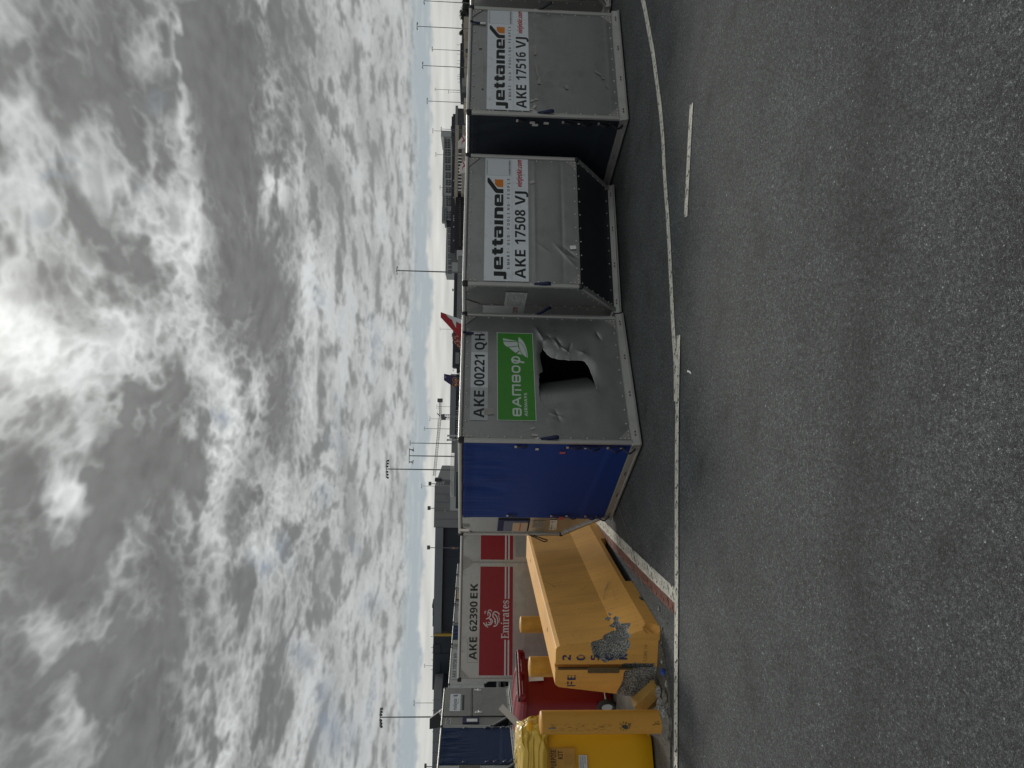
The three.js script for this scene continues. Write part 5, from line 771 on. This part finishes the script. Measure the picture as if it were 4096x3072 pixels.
mast(2869, 1520, 175, 5.4, 'bank', 'tall thick mast with a long floodlight bank behind the docked containers', 37); mast(2812, 1656, 235, 2.2, 'pair', 'medium mast over the grey terminal', 10); mast(2663, 1697, 260, 1.8, 'pair', 'thin mast over the dark terminal', 7);
mast(1082, 1587, 170, 5.4, 'pair', 'tall thick mast standing in front of the hotel end', 15); mast(1316, 1760, 400, 1.6, 'pair', 'thin mast beside the red tail fin', 6);
mast(750, 1760, 285, 1.7, 'pair', 'thin mast in front of the hotel sign', 7); mast(618, 1743, 280, 1.9, 'pair', 'thin mast in front of the hotel windows', 8); mast(523, 1731, 270, 2, 'pair', 'taller of two masts at the hotel tower', 9); mast(516, 1764, 290, 2.2, 'bank', 'shorter of two masts at the hotel tower', 8);
mast(404, 1708, 255, 2.6, 'pair', 'mast over the stepped terminal', 11); mast(357, 1740, 280, 2, 'pair', 'mast over the white dome shed', 6); mast(368, 1794, 400, 1.4, 'pair', 'small distant mast near the dome shed', 6); mast(262, 1690, 235, 3, 'pair', 'tall mast over the low black shed', 13); mast(197, 1728, 255, 2.4, 'bank', 'mast with clustered lamps between two tall ones', 9); mast(105, 1668, 215, 3.2, 'pair', 'tallest mast above the trees and brown blocks', 14); mast(3, 1696, 225, 3, 'pair', 'mast at the end of the view over the hidden container', 14);

// tower crane
{
  const Z = 330, t = thing('tower_crane', 'lattice tower crane with its long jib slanting up', 'crane'), P = (y, v) => at(v, y, Z), m = P(1665, 1772), base = V(m.x, 0, -Z);
  const lattice = (a, b, w, n, r) => { const d = b.clone().sub(a), L = d.length(), dir = d.clone().normalize(), up = Math.abs(dir.y) > .8 ? V(1, 0, 0) : V(0, 1, 0), s = dir.clone().cross(up).normalize(), q = s.clone().cross(dir).normalize(), out = [], c = [[-1, -1], [1, -1], [1, 1], [-1, 1]].map(([i, j]) => s.clone().multiplyScalar(i * w / 2).addScaledVector(q, j * w / 2)); for (const k of c) out.push(rod(a.clone().add(k), b.clone().add(k), r, 4)); for (let i = 0; i < n; i++) for (let k = 0; k < 4; k++) out.push(rod(a.clone().lerp(b, i / n).add(c[k]), a.clone().lerp(b, (i + 1) / n).add(c[(k + 1) % 4]), r * .6, 3), rod(a.clone().lerp(b, i / n).add(c[k]), a.clone().lerp(b, i / n).add(c[(k + 1) % 4]), r * .6, 3)); return merge(out); };
  const piv = P(1662, 1761), tip = P(1905, 1737), rear = P(1606, 1760), apex = P(1653, 1748);
  mesh('mast', lattice(base, P(1665, 1777), 1.5, 14, .12), M.fascia, t); mesh('jib', lattice(piv, tip, 1.1, 36, .07), M.fascia, t); mesh('counter_jib', lattice(piv, rear, .9, 8, .09), M.fascia, t); mesh('apex_frame', [rod(piv, apex, .16, 5), rod(P(1668, 1762), apex, .14, 5)], M.fascia, t); mesh('tie_bars', [rod(apex, rear, .05, 4), rod(apex, P(1760, 1753), .05, 4)], M.pole, t);
  mesh('counterweight', rbox(1.8, 2.4, 1.6, rear.x + .5, rear.y, -Z, .1), M.lamp, t); mesh('cab', rbox(1.5, 2.0, 1.5, piv.x - 1.2, piv.y - 1.6, -Z + .4, .15), M.lamp, t); mesh('slew_ring', new THREE.CylinderGeometry(.9, 1.1, 1.6, 12).translate(m.x, piv.y - 1.2, -Z), M.lamp, t); mesh('hook_line', rod(P(1680, 1762), P(1680, 1822), .04, 4), M.pole, t);
}
// parked airliners: only the tail fins rise above the containers
const mirror = (g, s) => { if (s > 0) return g; g = g.index ? g.toNonIndexed() : g; g.scale(-1, 1, 1); for (const k of Object.keys(g.attributes)) { const a = g.attributes[k], n = a.itemSize; for (let i = 0; i < a.count; i += 3) for (let c = 0; c < n; c++) { const p = (i + 1) * n + c, q = (i + 2) * n + c, t = a.array[p]; a.array[p] = a.array[q]; a.array[q] = t; } } return g; };
function airliner(label, yTip, vTip, Z, toLeft, R, draw, fin) {
  const tip = at(vTip, yTip, Z), h = tip.y, s = toLeft ? 1 : -1, t = thing('airliner', label, 'airliner', null, V(tip.x, 0, -Z)), c = R + 1.6;       // nose to the left: s = 1
  const len = R * 17, nose = R * 3, prof = []; for (let i = 0; i <= 40; i++) { const q = i / 40, x = q * len; let r = R; if (x < nose) r = R * Math.sqrt(1 - Math.pow(1 - x / nose, 2)); if (x > len * .68) r = R * (1 - .86 * Math.pow((x - len * .68) / (len * .32), 1.3)); prof.push(new THREE.Vector2(Math.max(.02, r), x)); }
  mesh('fuselage', mirror(new THREE.LatheGeometry(prof, 24).rotateZ(-Math.PI / 2), s).translate(s * (-len + R * .9), c, 0), M.white, t);
  const hh = h - c - R * .55;
  const shape = [[-fin.root, -R * .4], [.6, -R * .4], [0 + fin.tipBack, hh], [fin.tipBack - fin.tip, hh]];
  const g = plate(shape, .7, .12); const uv = g.attributes.uv, p = g.attributes.position; for (let i = 0; i < p.count; i++) uv.setXY(i, s > 0 ? (p.getX(i) + fin.root) / (fin.root + fin.tipBack + .6) : 1 - (p.getX(i) + fin.root) / (fin.root + fin.tipBack + .6), p.getY(i) / hh);
  g.translate(-fin.tipBack, c + R * .55, -.35); mesh('tail_fin', mirror(g, s), printed(canvasTex(512, 512, draw), .45, { side: THREE.DoubleSide }), t);
  for (const k of [-1, 1]) { mesh('wing', mirror(plate([[0, 0], [R * 2.6, 0], [R * 5.2, R * 6], [R * 4.4, R * 6]], .5).rotateX(k * Math.PI / 2), s).translate(-s * len * .58, c - R * .4, k * R * .5), M.wallPale, t); mesh('tailplane', mirror(plate([[0, 0], [R * 1.4, 0], [R * 2.4, R * 2.2], [R * 1.8, R * 2.2]], .3).rotateX(k * Math.PI / 2), s).translate(-s * R * 2.4, c + R * .1, k * R * .2), M.white, t); mesh('engine', new THREE.CylinderGeometry(R * .5, R * .42, R * 1.7, 18).rotateZ(Math.PI / 2).translate(-s * len * .56, c - R * .85, k * R * 2.6), M.wallPale, t); mesh('wheel', new THREE.CylinderGeometry(.65, .65, .5, 16).rotateX(Math.PI / 2).translate(-s * len * .5, .65, k * R * 1.3), M.rubber, t); }
  mesh('landing_leg', [rod(V(-s * len * .5, .6, -R * 1.3), V(-s * len * .5, c - R * .5, -R * 1.3), .2), rod(V(-s * len * .5, .6, R * 1.3), V(-s * len * .5, c - R * .5, R * 1.3), .2), rod(V(-s * len * .9, .5, 0), V(-s * len * .9, c - R * .6, 0), .15)], M.pole, t); mesh('wheel', new THREE.CylinderGeometry(.5, .5, .4, 14).rotateX(Math.PI / 2).translate(-s * len * .9, .5, 0), M.rubber, t);
}
airliner('parked airliner with a red tail fin carrying a white leaping shape', 1250, 1764, 285, true, 1.95, (g) => { g.fillStyle = '#9c1620'; g.fillRect(0, 0, 512, 512); g.fillStyle = '#c9cdd0'; g.beginPath(); g.moveTo(512, 60); g.quadraticCurveTo(400, 150, 380, 240); g.quadraticCurveTo(330, 260, 250, 330); g.quadraticCurveTo(300, 320, 360, 330); g.quadraticCurveTo(300, 420, 330, 512); g.lineTo(430, 512); g.quadraticCurveTo(440, 330, 512, 230); g.fill(); }, { root: 8.6, tip: 1.9, tipBack: 4.0 });
airliner('parked airliner with a rust red tail fin with small square motifs', 1338, 1815, 288, true, 1.7, (g) => { g.fillStyle = '#6d2a22'; g.fillRect(0, 0, 512, 512); g.strokeStyle = '#c0a08c'; g.lineWidth = 10; for (let i = 0; i < 4; i++) for (let j = 0; j < 4; j++) { g.strokeRect(60 + i * 110 + (j % 2) * 40, 40 + j * 120, 44, 44); g.beginPath(); g.arc(110 + i * 110, 130 + j * 120, 12, 0, 7); g.stroke(); } }, { root: 6.5, tip: 2.8, tipBack: 2.2 });
airliner('parked airliner with a purple tail fin carrying a gold flower emblem', 1496, 1777, 420, true, 2.7, (g) => { g.fillStyle = '#2a1d4d'; g.fillRect(0, 0, 512, 512); g.strokeStyle = '#c08a4a'; g.lineWidth = 12; g.beginPath(); g.arc(240, 270, 52, 0, 7); g.moveTo(412, 270); g.arc(360, 270, 52, 0, 7); g.stroke(); g.beginPath(); g.moveTo(300, 470); g.quadraticCurveTo(180, 380, 290, 310); g.quadraticCurveTo(420, 380, 300, 470); g.stroke(); g.fillStyle = '#b4283c'; g.beginPath(); g.ellipse(300, 380, 20, 34, 0, 0, 7); g.fill(); g.fillStyle = '#d0a020'; for (const x of [240, 360]) { g.beginPath(); g.arc(x, 285, 22, 0, 7); g.fill(); } g.fillStyle = '#b9b9c4'; g.fillRect(395, 30, 40, 10); g.fillRect(395, 46, 40, 6); }, { root: 9.5, tip: 3.6, tipBack: 2.8 });
const vDraw = (g) => { g.fillStyle = '#c9c5c2'; g.fillRect(0, 0, 512, 512); g.strokeStyle = '#a01a24'; g.lineWidth = 40; g.lineJoin = 'round'; g.beginPath(); g.moveTo(120, 190); g.quadraticCurveTo(190, 150, 210, 330); g.lineTo(330, 130); g.moveTo(330, 300); g.lineTo(370, 420); g.stroke(); };
airliner('parked airliner with a white tail fin and red letters, nearer the beige concourse end', 594, 1834, 255, false, 1.9, vDraw, { root: 6.2, tip: 2.4, tipBack: 1.4 });
airliner('parked airliner with a white tail fin and red letters, beyond the middle container', 694, 1839, 262, false, 1.9, vDraw, { root: 6.2, tip: 2.4, tipBack: 1.4 });
airliner('parked airliner with a black tail fin and white curl, behind the docked containers', 2912, 1720, 165, false, 1.25, (g) => { g.fillStyle = '#1b1d1f'; g.fillRect(0, 0, 512, 512); g.strokeStyle = '#aeb2b4'; g.lineWidth = 34; g.beginPath(); g.arc(330, 360, 70, 0, 5.2); g.stroke(); g.beginPath(); g.arc(360, 330, 150, 2.2, 4.4); g.stroke(); }, { root: 5.4, tip: 2.2, tipBack: 1.6 });

scene.traverse((o) => { if (o.isMesh) { o.castShadow = true; o.receiveShadow = true; } });
renderer.render(scene, camera);
